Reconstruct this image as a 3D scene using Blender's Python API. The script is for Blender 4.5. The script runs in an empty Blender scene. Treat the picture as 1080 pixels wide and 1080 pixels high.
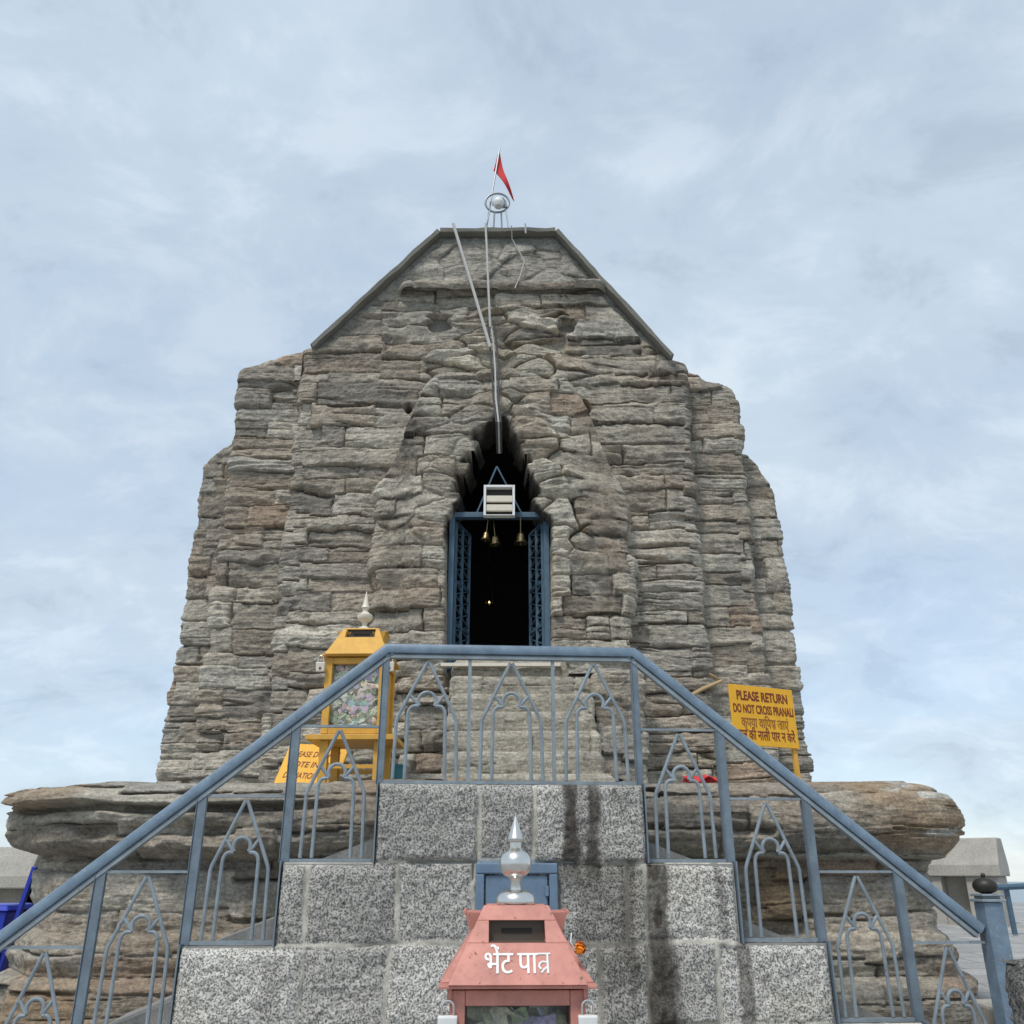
import bpy, math, random
import numpy as np
from mathutils import Vector, Matrix

S = bpy.context.scene
COL = S.collection
PI = math.pi
R = math.radians

# ------------------------------------------------------------------ camera
FPX, PITCH, CZ = 930.0, R(22.12), 1.6          # focal length in photo pixels, upward tilt, eye height
cd = bpy.data.cameras.new('camera'); cam = bpy.data.objects.new('camera', cd); COL.objects.link(cam)
cam.location = (0, 0, CZ); cam.rotation_euler = (PI/2 + PITCH, 0, 0)
cd.sensor_width = 36; cd.lens = FPX/1080*36; cd.clip_start = 0.05; cd.clip_end = 40000
S.camera = cam

# ------------------------------------------------------------------ light
SUN_EL, SUN_AZ = R(58), R(28)                  # sun behind the viewer's left shoulder, veiled by cloud
w = bpy.data.worlds.new('World'); S.world = w; w.use_nodes = True
nt = w.node_tree; nt.nodes.clear(); N = nt.nodes.new; L = nt.links.new
out = N('ShaderNodeOutputWorld'); mix = N('ShaderNodeMixShader'); bg1 = N('ShaderNodeBackground'); bg2 = N('ShaderNodeBackground')
sky = N('ShaderNodeTexSky'); sky.sky_type = 'NISHITA'; sky.sun_disc = False
sky.sun_elevation = SUN_EL; sky.sun_rotation = PI + SUN_AZ; sky.altitude = 1800; sky.air_density = 1.2; sky.dust_density = 0.6
L(sky.outputs[0], bg1.inputs[0]); bg1.inputs[1].default_value = 0.115
tc = N('ShaderNodeTexCoord'); sep = N('ShaderNodeSeparateXYZ'); L(tc.outputs['Generated'], sep.inputs[0])
den = N('ShaderNodeMath'); den.operation = 'ADD'; L(sep.outputs[2], den.inputs[0]); den.inputs[1].default_value = 0.42
dx = N('ShaderNodeMath'); dx.operation = 'DIVIDE'; L(sep.outputs[0], dx.inputs[0]); L(den.outputs[0], dx.inputs[1])
dy = N('ShaderNodeMath'); dy.operation = 'DIVIDE'; L(sep.outputs[1], dy.inputs[0]); L(den.outputs[0], dy.inputs[1])
cmb = N('ShaderNodeCombineXYZ'); L(dx.outputs[0], cmb.inputs[0]); L(dy.outputs[0], cmb.inputs[1])
def wnoise(scale, detail, rough, off, dist=0.0):
    mp = N('ShaderNodeMapping'); mp.inputs['Location'].default_value = off; mp.inputs['Scale'].default_value = (1, 1.25, 1)
    L(cmb.outputs[0], mp.inputs[0])
    n = N('ShaderNodeTexNoise'); n.inputs['Scale'].default_value = scale; n.inputs['Detail'].default_value = detail
    n.inputs['Roughness'].default_value = rough; n.inputs['Distortion'].default_value = dist; L(mp.outputs[0], n.inputs['Vector'])
    return n.outputs['Fac']
def wramp(src, stops):
    r = N('ShaderNodeValToRGB'); L(src, r.inputs[0]); e = r.color_ramp.elements
    e[0].position, e[0].color = stops[0]; e[1].position, e[1].color = stops[-1]
    for p, c in stops[1:-1]:
        k = e.new(p); k.color = c
    r.color_ramp.interpolation = 'EASE'
    return r.outputs[0]
g = lambda v: (v, v, v, 1)
cover = wramp(wnoise(1.7, 7, .56, (3.1, 1.7, 0), .25), [(.30, g(.72)), (.66, g(.98))])
tone = wramp(wnoise(5.5, 9, .62, (7.3, 2.2, 0), .35), [(.32, (.405, .485, .575, 1)), (.48, (.475, .565, .655, 1)), (.66, (.57, .65, .725, 1))])
low = wramp(sep.outputs[2], [(.0, g(.93)), (.35, g(1))])
mulc = N('ShaderNodeMath'); mulc.operation = 'MULTIPLY'; L(cover, mulc.inputs[0]); L(low, mulc.inputs[1])
L(tone, bg2.inputs[0]); bg2.inputs[1].default_value = 0.81
L(mulc.outputs[0], mix.inputs[0]); L(bg1.outputs[0], mix.inputs[1]); L(bg2.outputs[0], mix.inputs[2]); L(mix.outputs[0], out.inputs[0])
ld = bpy.data.lights.new('sun', 'SUN'); sun = bpy.data.objects.new('sun', ld); COL.objects.link(sun)
ld.energy = 1.5; ld.angle = R(12); ld.color = (1, .955, .89)
sun.location = (-8, -14, 25)
sdir = Vector((-math.sin(SUN_AZ)*math.cos(SUN_EL), -math.cos(SUN_AZ)*math.cos(SUN_EL), math.sin(SUN_EL)))
sun.rotation_euler = sdir.to_track_quat('Z', 'Y').to_euler()
S.view_settings.view_transform = 'Standard'; S.view_settings.look = 'None'; S.view_settings.exposure = 0.66; S.view_settings.gamma = 1

# ------------------------------------------------------------------ measuring
def ray(px, py):
    x = px-540; y = 540-py; c, s = math.cos(PITCH), math.sin(PITCH)
    return Vector((x, FPX*c-y*s, FPX*s+y*c))
def at(px, py, Y):
    d = ray(px, py); return d*(Y/d.y) + Vector((0, 0, CZ))
YAW = R(4.11); STY = 6.286                     # the staircase is turned a little against the temple
def lx(px, py):
    d = ray(px, py); n = Vector((-math.sin(YAW), math.cos(YAW), 0)); u = Vector((math.cos(YAW), math.sin(YAW), 0))
    p = d*(STY*math.cos(YAW)/d.dot(n)); return u.dot(p-Vector((0, STY, 0)))

# ------------------------------------------------------------------ objects
def tag(o, label=None, cat=None, group=None, kind=None):
    if label: o['label'] = label
    if cat: o['category'] = cat
    if group: o['group'] = group
    if kind: o['kind'] = kind
    return o
def thing(name, label, cat, loc=(0, 0, 0), rot=(0, 0, 0), group=None):
    o = bpy.data.objects.new(name, None); COL.objects.link(o); o.location = loc; o.rotation_euler = rot; o.empty_display_size = .1
    return tag(o, label, cat, group)
def copy_tree(o, parent=None):
    c = o.copy(); COL.objects.link(c)
    if parent: c.parent = parent
    for ch in list(o.children): copy_tree(ch, c)
    return c

class MB:
    def __init__(s): s.v = []; s.f = []
    def add(s, vs, fs):
        b = len(s.v); s.v += [tuple(p) for p in vs]; s.f += [tuple(i+b for i in f) for f in fs]; return s
    def hexa(s, p):                            # 8 points: bottom ring then top ring
        return s.add(p, [(3, 2, 1, 0), (4, 5, 6, 7), (0, 1, 5, 4), (1, 2, 6, 5), (2, 3, 7, 6), (3, 0, 4, 7)])
    def box(s, x0, x1, y0, y1, z0, z1):
        return s.hexa([(x0, y0, z0), (x1, y0, z0), (x1, y1, z0), (x0, y1, z0), (x0, y0, z1), (x1, y0, z1), (x1, y1, z1), (x0, y1, z1)])
    def frame(s, a, b, up=Vector((0, 0, 1))):
        d = (b-a).normalized()
        if abs(d.dot(up)) > .99: up = Vector((0, 1, 0))
        r = d.cross(up).normalized(); return d, r, r.cross(d).normalized()
    def bar(s, a, b, wd, ht, up=Vector((0, 0, 1))):   # rectangular bar from a to b
        a, b = Vector(a), Vector(b); d, r, u = s.frame(a, b, up); q = []
        for p in (a, b):
            for (i, j) in ((-1, -1), (1, -1), (1, 1), (-1, 1)): q.append(p+r*(i*wd/2)+u*(j*ht/2))
        return s.hexa(q)
    def tube(s, pts, rad, n=8, caps=True):
        pts = [Vector(p) for p in pts]; m = len(pts); rr = rad if isinstance(rad, (list, tuple)) else [rad]*m
        b = len(s.v); prev = None
        for i, p in enumerate(pts):
            d = (pts[min(i+1, m-1)]-pts[max(i-1, 0)]).normalized()
            if prev is None:
                up = Vector((0, 0, 1)) if abs(d.z) < .95 else Vector((0, 1, 0)); r = d.cross(up).normalized()
            else:
                r = (prev-d*prev.dot(d)).normalized()
            prev = r; u = r.cross(d)
            for k in range(n):
                a = 2*PI*k/n; s.v.append(tuple(p+(r*math.cos(a)+u*math.sin(a))*rr[i]))
        for i in range(m-1):
            for k in range(n):
                s.f.append((b+i*n+k, b+i*n+(k+1) % n, b+(i+1)*n+(k+1) % n, b+(i+1)*n+k))
        if caps:
            s.f.append(tuple(b+k for k in reversed(range(n)))); s.f.append(tuple(b+(m-1)*n+k for k in range(n)))
        return s
    def lathe(s, prof, c=(0, 0, 0), n=24):
        b = len(s.v); c = Vector(c)
        for (r, z) in prof:
            for k in range(n):
                a = 2*PI*k/n; s.v.append((c.x+r*math.cos(a), c.y+r*math.sin(a), c.z+z))
        for i in range(len(prof)-1):
            for k in range(n):
                s.f.append((b+i*n+k, b+i*n+(k+1) % n, b+(i+1)*n+(k+1) % n, b+(i+1)*n+k))
        s.f.append(tuple(b+k for k in reversed(range(n)))); s.f.append(tuple(b+(len(prof)-1)*n+k for k in range(n)))
        return s
    def torus(s, c, R0, r0, axis='y', n=32, m=8, a0=0, a1=2*PI):
        pts = []
        for i in range(n+1):
            a = a0+(a1-a0)*i/n
            p = {'y': Vector((R0*math.cos(a), 0, R0*math.sin(a))), 'z': Vector((R0*math.cos(a), R0*math.sin(a), 0)), 'x': Vector((0, R0*math.cos(a), R0*math.sin(a)))}[axis]
            pts.append(p+Vector(c))
        return s.tube(pts, r0, m)
    def build(s, name, mat, parent=None, smooth=False, bevel=0):
        me = bpy.data.meshes.new(name); me.from_pydata(s.v, [], s.f); me.update()
        me.materials.append(mat)
        if smooth: me.polygons.foreach_set('use_smooth', [True]*len(me.polygons))
        o = bpy.data.objects.new(name, me); COL.objects.link(o)
        if parent: o.parent = parent
        if bevel:
            md = o.modifiers.new('bevel', 'BEVEL'); md.width = bevel; md.segments = 2; md.limit_method = 'ANGLE'; md.angle_limit = R(40)
        if smooth:
            try: me.set_sharp_from_angle(angle=R(38))
            except Exception: pass
        return o

# ------------------------------------------------------------------ materials
def nodes(name):
    m = bpy.data.materials.new(name); m.use_nodes = True; t = m.node_tree
    return m, t, t.nodes.new, t.links.new, t.nodes['Principled BSDF']
def noise_node(t, vec, scale, detail=5, rough=.6, dist=0):
    n = t.nodes.new('ShaderNodeTexNoise'); n.inputs['Scale'].default_value = scale; n.inputs['Detail'].default_value = detail
    n.inputs['Roughness'].default_value = rough; n.inputs['Distortion'].default_value = dist
    t.links.new(vec, n.inputs['Vector']); return n.outputs['Fac']
def ramp_node(t, src, stops):
    r = t.nodes.new('ShaderNodeValToRGB'); t.links.new(src, r.inputs[0]); e = r.color_ramp.elements
    e[0].position, e[0].color = stops[0]; e[1].position, e[1].color = stops[-1]
    for p, c in stops[1:-1]:
        k = e.new(p); k.color = c
    return r.outputs[0]
def mixc(t, fac, a, b, mode='MIX'):
    m = t.nodes.new('ShaderNodeMix'); m.data_type = 'RGBA'; m.blend_type = mode
    for i, val in ((0, fac), (6, a), (7, b)):
        if hasattr(val, 'links'): t.links.new(val, m.inputs[i])
        else: m.inputs[i].default_value = val
    return m.outputs[2]
def bump(t, p, h, dist, strength=1.0):
    b = t.nodes.new('ShaderNodeBump'); b.inputs['Distance'].default_value = dist; b.inputs['Strength'].default_value = strength
    t.links.new(h, b.inputs['Height']); t.links.new(b.outputs[0], p.inputs['Normal'])
def c4(c): return (c[0], c[1], c[2], 1)

def paint(name, col, wear=None, amount=.35, rough=.42, dirt=.25, scale=9, metal=0):
    m, t, NN, LL, p = nodes(name); tc = NN('ShaderNodeTexCoord'); v = tc.outputs['Object']
    n1 = noise_node(t, v, scale, 6, .65); n2 = noise_node(t, v, scale*6, 5, .6)
    dk = tuple(x*(1-dirt) for x in col)
    base = mixc(t, ramp_node(t, n1, [(.35, g(0)), (.65, g(1))]), c4(dk), c4(col))
    if wear:
        k = ramp_node(t, n2, [(.70-.2*amount, g(0)), (.76-.2*amount, g(1))]); base = mixc(t, k, base, c4(wear))
    LL(base, p.inputs['Base Color']); LL(ramp_node(t, n2, [(.3, g(rough-.1)), (.7, g(rough+.18))]), p.inputs['Roughness'])
    p.inputs['Metallic'].default_value = metal; bump(t, p, n2, .0012, .5); return m
def plain(name, col, rough=.6, metal=0, emit=0):
    m, t, NN, LL, p = nodes(name); tc = NN('ShaderNodeTexCoord'); n = noise_node(t, tc.outputs['Object'], 14, 5)
    LL(mixc(t, n, c4(tuple(x*.82 for x in col)), c4(tuple(min(1, x*1.12) for x in col))), p.inputs['Base Color'])
    p.inputs['Roughness'].default_value = rough; p.inputs['Metallic'].default_value = metal
    if emit: p.inputs['Emission Color'].default_value = c4(col); p.inputs['Emission Strength'].default_value = emit
    return m
def rock(name, grain=42, grainamt=.34, bumpd=.010, speck=True):
    """weathered stone: colour of each block from the mesh attribute, grain and pitting from noise"""
    m, t, NN, LL, p = nodes(name); tc = NN('ShaderNodeTexCoord'); v = tc.outputs['Object']
    at_ = NN('ShaderNodeAttribute'); at_.attribute_name = 'stone_color'
    mp = NN('ShaderNodeMapping'); mp.inputs['Scale'].default_value = (1, 1, 2.0); LL(v, mp.inputs[0])
    n1 = noise_node(t, mp.outputs[0], grain*.22, 8, .68); n2 = noise_node(t, v, grain, 6, .7); n3 = noise_node(t, v, 1.1, 5, .6)
    c = mixc(t, 1.0, at_.outputs['Color'], ramp_node(t, n1, [(.30, g(.55)), (.50, g(1)), (.70, g(1.38))]), 'MULTIPLY')
    c = mixc(t, 1.0, c, ramp_node(t, n2, [(.3, g(1-grainamt)), (.7, g(1+grainamt))]), 'MULTIPLY')
    c = mixc(t, ramp_node(t, n3, [(.52, g(0)), (.70, g(.32))]), c, (.13, .125, .118, 1))
    if speck:
        n4 = noise_node(t, v, 17, 7, .72)
        c = mixc(t, ramp_node(t, n4, [(.63, g(0)), (.70, g(.5))]), c, (.50, .47, .42, 1))
    LL(c, p.inputs['Base Color']); p.inputs['Roughness'].default_value = .93
    p.inputs['Specular IOR Level'].default_value = .25
    mp2 = NN('ShaderNodeMapping'); mp2.inputs['Scale'].default_value = (1, 1, 9); LL(v, mp2.inputs[0])
    n5 = noise_node(t, mp2.outputs[0], 5.5, 9, .7, .4)
    ad = NN('ShaderNodeMath'); ad.operation = 'ADD'; LL(n1, ad.inputs[0]); LL(n2, ad.inputs[1])
    ad2 = NN('ShaderNodeMath'); ad2.operation = 'MULTIPLY_ADD'; LL(n5, ad2.inputs[0]); ad2.inputs[1].default_value = 1.1; LL(ad.outputs[0], ad2.inputs[2]); bump(t, p, ad2.outputs[0], bumpd, 1.0)
    return m
def granite(name):
    m, t, NN, LL, p = nodes(name); tc = NN('ShaderNodeTexCoord'); v = tc.outputs['Object']
    at_ = NN('ShaderNodeAttribute'); at_.attribute_name = 'stone_color'
    mo = NN('ShaderNodeAttribute'); mo.attribute_name = 'plain_mask'
    n1 = noise_node(t, v, 80, 4, .70); n2 = noise_node(t, v, 170, 3, .6)
    sp = ramp_node(t, n1, [(.40, g(.12)), (.46, g(.42)), (.495, g(1.15)), (.555, g(1.95))])
    sp = mixc(t, .3, sp, ramp_node(t, n2, [(.35, g(.3)), (.65, g(1.6))]))
    sp = mixc(t, mo.outputs['Fac'], sp, g(1.0))
    c = mixc(t, 1.0, at_.outputs['Color'], sp, 'MULTIPLY')
    LL(c, p.inputs['Base Color']); p.inputs['Roughness'].default_value = .85; p.inputs['Specular IOR Level'].default_value = .3
    bump(t, p, n1, .006, .7); return m
def cement(name, col, scale=5):
    m, t, NN, LL, p = nodes(name); tc = NN('ShaderNodeTexCoord'); v = tc.outputs['Object']
    n1 = noise_node(t, v, scale, 7, .65); n2 = noise_node(t, v, scale*14, 5, .65)
    c = mixc(t, n1, c4(tuple(x*.6 for x in col)), c4(tuple(x*1.3 for x in col)))
    c = mixc(t, 1.0, c, ramp_node(t, n2, [(.3, g(.75)), (.7, g(1.2))]), 'MULTIPLY')
    LL(c, p.inputs['Base Color']); p.inputs['Roughness'].default_value = .9; bump(t, p, n2, .006); return m
M_ROCK = rock('weathered_stone', 46, .42, .018); M_PLINTH = rock('plinth_stone', 40, .42, .018); M_GRAN = granite('speckled_granite')
M_CEM = cement('grey_cement', (.30, .295, .28)); M_PAVE = cement('paving_cement', (.40, .395, .38), 1.6); M_COPE = cement('coping_cement', (.22, .21, .18), 4)
M_ASH = cement('pale_ashlar', (.43, .405, .36), 3.4); M_JOINT = cement('dark_joint', (.08, .078, .07))
M_RAIL = paint('blue_grey_paint', (.185, .26, .34), (.32, .34, .35), .42, .38, .3)
M_POST = paint('grey_blue_paint', (.175, .225, .27), (.12, .075, .045), .34, .45, .3)
M_BAR = paint('pale_grey_paint', (.27, .32, .355), (.15, .09, .05), .34, .48, .3)
M_YEL = paint('yellow_paint', (.72, .39, .06), (.45, .27, .08), .28, .5, .18)
M_YEL2 = paint('sign_yellow_paint', (.86, .44, .02), (.72, .44, .10), .25, .5, .12, 5)
M_PINK = paint('faded_red_paint', (.63, .26, .205), (.22, .12, .08), .34, .5, .28, 7)
M_BLUED = paint('door_blue_paint', (.075, .14, .205), (.20, .22, .23), .3, .5)
M_HATCH = paint('hatch_blue_paint', (.15, .225, .32), (.28, .33, .37), .2, .5)
M_INSHADE = plain('inside_shade', (.035, .032, .03), .95); M_DARK = plain('dark_metal', (.05, .045, .04), .5, .6)
M_STEEL = plain('polished_steel', (.72, .70, .66), .27, 1.0); M_CREAM = plain('cream_enamel', (.72, .66, .54), .35)
M_WHITE = plain('white_paint', (.78, .78, .76), .45); M_RED = plain('red_cloth', (.62, .045, .045), .85); M_BRASS = plain('brass', (.30, .235, .13), .38, 1)
M_WIRE = plain('black_cable', (.055, .052, .05), .6); M_PALEW = plain('pale_cable', (.50, .48, .45), .55)
M_GREYM = plain('galvanised_metal', (.30, .31, .32), .45, .7); M_SLOT = plain('brown_recess', (.10, .075, .055), .6)
M_BIN = plain('blue_plastic', (.012, .035, .42), .35); M_TEAL = plain('teal_plastic', (.02, .16, .20), .4)
M_TXT = plain('brown_red_lettering', (.20, .035, .01), .6); M_TXTO = plain('faded_brown_lettering', (.33, .13, .02), .6)
M_WTXT = plain('white_lettering', (.82, .80, .77), .5); M_ORANGE = plain('marigold_petals', (.85, .26, .01), .7); M_WOOD = plain('pale_wood', (.48, .34, .17), .7)
M_TERR = cement('hillside', (.07, .09, .05), .02)
M_GLOW = plain('lamp_flame', (1, .72, .35), .5, 0, 2.5)
def glass_mat():
    m, t, NN, LL, p = nodes('dusty_glass')
    tr = NN('ShaderNodeBsdfTransparent'); mx = NN('ShaderNodeMixShader'); tc = NN('ShaderNodeTexCoord')
    p.inputs['Base Color'].default_value = (.6, .62, .6, 1); p.inputs['Roughness'].default_value = .12
    LL(ramp_node(t, noise_node(t, tc.outputs['Object'], 5, 5), [(.3, g(.03)), (.7, g(.11))]), mx.inputs[0])
    LL(tr.outputs[0], mx.inputs[1]); LL(p.outputs[0], mx.inputs[2]); LL(mx.outputs[0], t.nodes['Material Output'].inputs[0]); return m
M_GLASS = glass_mat()

# ------------------------------------------------------------------ numpy noise
def h2(ix, iy, seed):
    n = (ix.astype(np.int64)*374761393 + iy.astype(np.int64)*668265263 + seed*974634777) & 0xffffffff
    n = ((n ^ (n >> 13))*1274126177) & 0xffffffff
    n = n ^ (n >> 16)
    return (n & 0xffffff)/float(0xffffff)
def vn(x, y, seed=0):
    x = np.asarray(x, float); y = np.asarray(y, float); x, y = np.broadcast_arrays(x, y)
    ix = np.floor(x); iy = np.floor(y); fx = x-ix; fy = y-iy; fx = fx*fx*(3-2*fx); fy = fy*fy*(3-2*fy)
    a = h2(ix, iy, seed); b = h2(ix+1, iy, seed); c = h2(ix, iy+1, seed); d = h2(ix+1, iy+1, seed)
    return ((a*(1-fx)+b*fx)*(1-fy)+(c*(1-fx)+d*fx)*fy)*2-1
def fbm(x, y, seed=0, o=4, gain=.5):
    s = 0; a = 1; tot = 0
    for i in range(o):
        s = s+a*vn(x*(2.03**i)+i*17.3, y*(2.03**i)-i*9.1, seed+i*31); tot += a; a *= gain
    return s/tot
def rdg(x, y, seed=0, o=4, gain=.55):
    s = 0; a = 1; tot = 0
    for i in range(o):
        s = s+a*(1-2*np.abs(vn(x*(2.07**i)+i*13.7, y*(2.07**i)+i*5.3, seed+i*37))); tot += a; a *= gain
    return s/tot
def sstep(a, b, x):
    t = np.clip((x-a)/(b-a), 0, 1); return t*t*(3-2*t)

PALE = np.array((.50, .452, .365)); MID = np.array((.435, .382, .303)); BRN = np.array((.385, .325, .25)); DRK = np.array((.31, .275, .226)); ORG = np.array((.38, .285, .205)); GRY = np.array((.425, .392, .327))
def stone_col(r, r2, warm=0.0):
    r = r[..., None]
    c = np.where(r < .30, PALE, np.where(r < .60, MID, np.where(r < .78, BRN, np.where(r < .86, GRY, np.where(r < .965-warm, DRK, ORG)))))
    return c*(.80+.42*r2[..., None])

class Courses:
    """coursed masonry: boundaries of courses and of the blocks in each course"""
    def __init__(s, seed, z0, z1, hmin, hmax, lmin, lmax, u0, u1, wav=.035):
        rg = np.random.default_rng(seed); s.seed = seed; s.wav = wav
        z = [z0]
        while z[-1] < z1: z.append(z[-1]+rg.uniform(hmin, hmax))
        s.zb = np.array(z); keys = []; s.BIG = 1000.
        for i in range(len(z)):
            u = u0-rg.uniform(0, lmax)
            while u < u1+lmax:
                keys.append(i*s.BIG+u); u += rg.uniform(lmin, lmax)*(1 if rg.random() < .8 else .5)
        s.keys = np.array(keys); s.u0 = u0
    def q(s, u, z):
        zz = z+s.wav*fbm(u*.9, z*.25, s.seed+1, 3)+.012*vn(u*6, z*2, s.seed+2)
        ci = np.clip(np.searchsorted(s.zb, zz, side='right')-1, 0, len(s.zb)-2)
        dlo = zz-s.zb[ci]; dhi = s.zb[ci+1]-zz; hh = s.zb[ci+1]-s.zb[ci]
        uu = u+.022*fbm(z*5, u*.8, s.seed+5, 2)
        k = ci*s.BIG+uu; i = np.clip(np.searchsorted(s.keys, k, side='right')-1, 0, len(s.keys)-2)
        dl = k-s.keys[i]; dr = np.clip(s.keys[i+1]-k, 0, 5)
        return ci, i, np.minimum(dlo, dhi), np.minimum(dl, dr), dlo/hh, dl, np.where(dl < dr, i, i+1), np.where(dlo < dhi, ci, ci+1)

def masonry(u, z, C, rough=1.0, gap=1.0, strata=1.0, warm=0.0):
    sd = C.seed; ub = u+.12*vn(z*1.6, u*.4, sd+4)
    brk = (h2(np.floor(ub/.83), np.floor(z/1.9), sd+8)-.5)*.11+(h2(np.floor(ub/.37+.3), np.floor(z/.9), sd+9)-.5)*.035   # beds step up and down along the wall
    ci, si, dz, du, fz, dl, jid, cid = C.q(u, z+brk)
    z0 = np.zeros_like(u); r1 = h2(si+z0, z0, sd+11); r2 = h2(si+z0, z0, sd+12); r3 = h2(si+z0, z0, sd+13); r4 = h2(jid+z0, ci+z0, sd+14)
    r5 = h2(cid+z0, np.floor(ub/.83), sd+15)
    dz = np.clip(dz, 0, 9); du = np.clip(du, 0, 9)
    open_ = np.clip(.55+.9*vn(u*1.7, z*2.3, sd+16), .08, 1.2)                            # some beds tight, others weathered wide open
    d = (r1-.5)*.055*rough + (r2-.5)*.05*(fz-.5)*rough + (r3-.5)*.035*np.clip(dl, 0, 1)
    ed = np.minimum(dz, du*1.5); d += .014*rough*(1-np.exp(-ed/.009))+.004*rough*sstep(0, .09, ed)
    wz = (.008+.012*np.clip(vn(u*2.5, z*1.5, sd+3), 0, 1))*(.6+.5*open_)
    d -= .108*gap*open_*(.25+.8*r5)*np.exp(-(dz/wz)**6)                                  # bed joints
    d -= .060*gap*np.clip(r4*2.2-1.0, 0, 1)*np.exp(-(du/.009)**6)                         # head joints
    zs = z+.035*vn(u*1.3+r1*9, z*.5, sd+7)+.012*vn(u*5, z*3, sd+6)
    n = vn(u*.45+r1*40, zs*9.5+r2*30, sd+21)                                             # ragged splits along the bed
    crack = np.exp(-(n/.052)**4)*np.clip(vn(u*.9+3, z*1.6, sd+22)*1.9+.35, 0, 1)*np.clip(vn(u*3.1, zs*6, sd+24)+.7, 0, 1)
    d -= .072*strata*crack
    n2 = vn(u*.7+r2*50, zs*17+r3*7, sd+23); n3 = vn(u*1.5, zs*41, sd+29)
    d += strata*(.009*np.sign(n2)*np.abs(n2)**.45*(.3+.8*np.clip(vn(u*1.2, z*2, sd+27)+.4, 0, 1))+.005*n3)
    d += .030*rough*rdg(u*1.5+r1*5, z*3.6+r2*3, sd+25, 5, .6)+.012*rough*fbm(u*1.3, z*1.6, sd+30, 2)+.008*rdg(u*11, z*27, sd+26, 2)
    chip = np.clip(fbm(u*2.6, z*4.2, sd+28, 3)*2.2-.55, 0, 1)*np.exp(-ed/.07); d -= .11*chip
    v_ = vn(u*3.4, z*8, sd+35)*np.exp(-(vn(u*6.5+2*vn(u*2, z*2, sd+37), z*.9, sd+36)/.05)**2); d -= .018*np.clip(v_, 0, 1)
    c = stone_col(r3, r1, warm); c = c*.90+c.mean(-1, keepdims=True)*.10+.004
    lay = (.5+.5*vn(u*.8+r1*9, zs*11, sd+31))[..., None]; c = c*(.90+.20*lay)
    rust = sstep(.18, .70, fbm(u*.9+5, z*1.9, sd+32, 4))[..., None]*.50; c = c*(1-rust)+np.array((.36, .27, .195))*rust
    soot = sstep(.2, .6, fbm(u*.7+8, z*.5, sd+33, 5, .6))[..., None]*.36; c = c*(1-soot)+np.array((.215, .20, .175))*soot
    drip = sstep(.15, .55, fbm(u*2.6, z*.6, sd+38, 5, .6))[..., None]*.36; c = c*(1-drip)+np.array((.19, .182, .168))*drip
    mort = (np.exp(-(np.minimum(dz, du)/.010)**2)*sstep(.1, .45, vn(u*1.9, z*2.6, sd+34)))[..., None]*.75; c = c*(1-mort)+np.array((.52, .49, .43))*mort
    return d, c

def rubble(u, z, pts, seed, sx=1.0, sz=1.7, gap=.075, bulge=.10):
    """irregular boulders: cells around given points"""
    P = np.asarray(pts); uw = u+.09*fbm(u*2.4, z*2.4, seed, 3); zw = z+.06*fbm(u*2.4+9, z*2.4, seed+3, 3)
    f1 = np.full(u.shape, 9.); f2 = np.full(u.shape, 9.); idx = np.zeros(u.shape, int)
    for k, (a, b) in enumerate(P):
        d = (np.abs((uw-a)*sx)**3.2+np.abs((zw-b)*sz)**3.2)**(1/3.2); nn = d < f1
        f2 = np.where(nn, f1, np.minimum(f2, d)); idx = np.where(nn, k, idx); f1 = np.where(nn, d, f1)
    e = f2-f1; z0 = np.zeros_like(u); r1 = h2(idx+z0, z0, seed+41); r2 = h2(idx+z0, z0, seed+42)
    d = (r1-.5)*.13+bulge*.45*(1-np.exp(-e/.02))+bulge*.2*sstep(0, .2, e)-gap*(.3+np.clip(vn(u*2.2, z*2.2, seed+12)+.4, 0, 1))*np.exp(-(e/.022)**4)
    zs = z+.06*vn(u*1.5+r1*7, z*.8, seed+5); n = vn(u*.9+r1*20, zs*9+r2*9, seed+6)
    d -= .035*np.exp(-(n/.1)**2)*np.clip(vn(u*1.5, z*2, seed+8)*2+.6, 0, 1)
    d += .05*rdg(u*1.6+r1*3, z*4.2, seed+7, 5, .6)+.010*np.sign(n)*np.abs(n)**.5+.008*fbm(u*17, z*26, seed+9, 2)
    c = stone_col(r2, r1)*(.86+.26*(.5+.5*vn(u*.8, zs*12, seed+10)))[..., None]
    return d, c

def grid_mesh(name, P, C, mat, parent, keep=None, extra=None):
    """P: (rows, cols, 3) points, C: (rows, cols, 3) colours -> ONE mesh object"""
    nr, nc = P.shape[:2]; idx = np.arange(nr*nc).reshape(nr, nc)
    q = np.stack([idx[:-1, :-1], idx[:-1, 1:], idx[1:, 1:], idx[1:, :-1]], -1).reshape(-1, 4)
    if keep is not None: q = q[keep.reshape(-1)]
    me = bpy.data.meshes.new(name); me.vertices.add(nr*nc); me.vertices.foreach_set('co', P.reshape(-1).astype(np.float32))
    nf = len(q); me.loops.add(nf*4); me.loops.foreach_set('vertex_index', q.reshape(-1).astype(np.int32))
    me.polygons.add(nf); me.polygons.foreach_set('loop_start', np.arange(0, nf*4, 4, dtype=np.int32))
    me.polygons.foreach_set('use_smooth', np.ones(nf, dtype=bool)); me.update(calc_edges=True)
    a = me.attributes.new('stone_color', 'FLOAT_COLOR', 'POINT'); a.data.foreach_set('color', np.concatenate([C, np.ones(C.shape[:2]+(1,))], -1).reshape(-1).astype(np.float32))
    if extra is not None:
        b = me.attributes.new('plain_mask', 'FLOAT', 'POINT'); b.data.foreach_set('value', extra.reshape(-1).astype(np.float32))
    me.materials.append(mat); me.validate()
    o = bpy.data.objects.new(name, me); COL.objects.link(o)
    if parent: o.parent = parent
    return o

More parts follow.
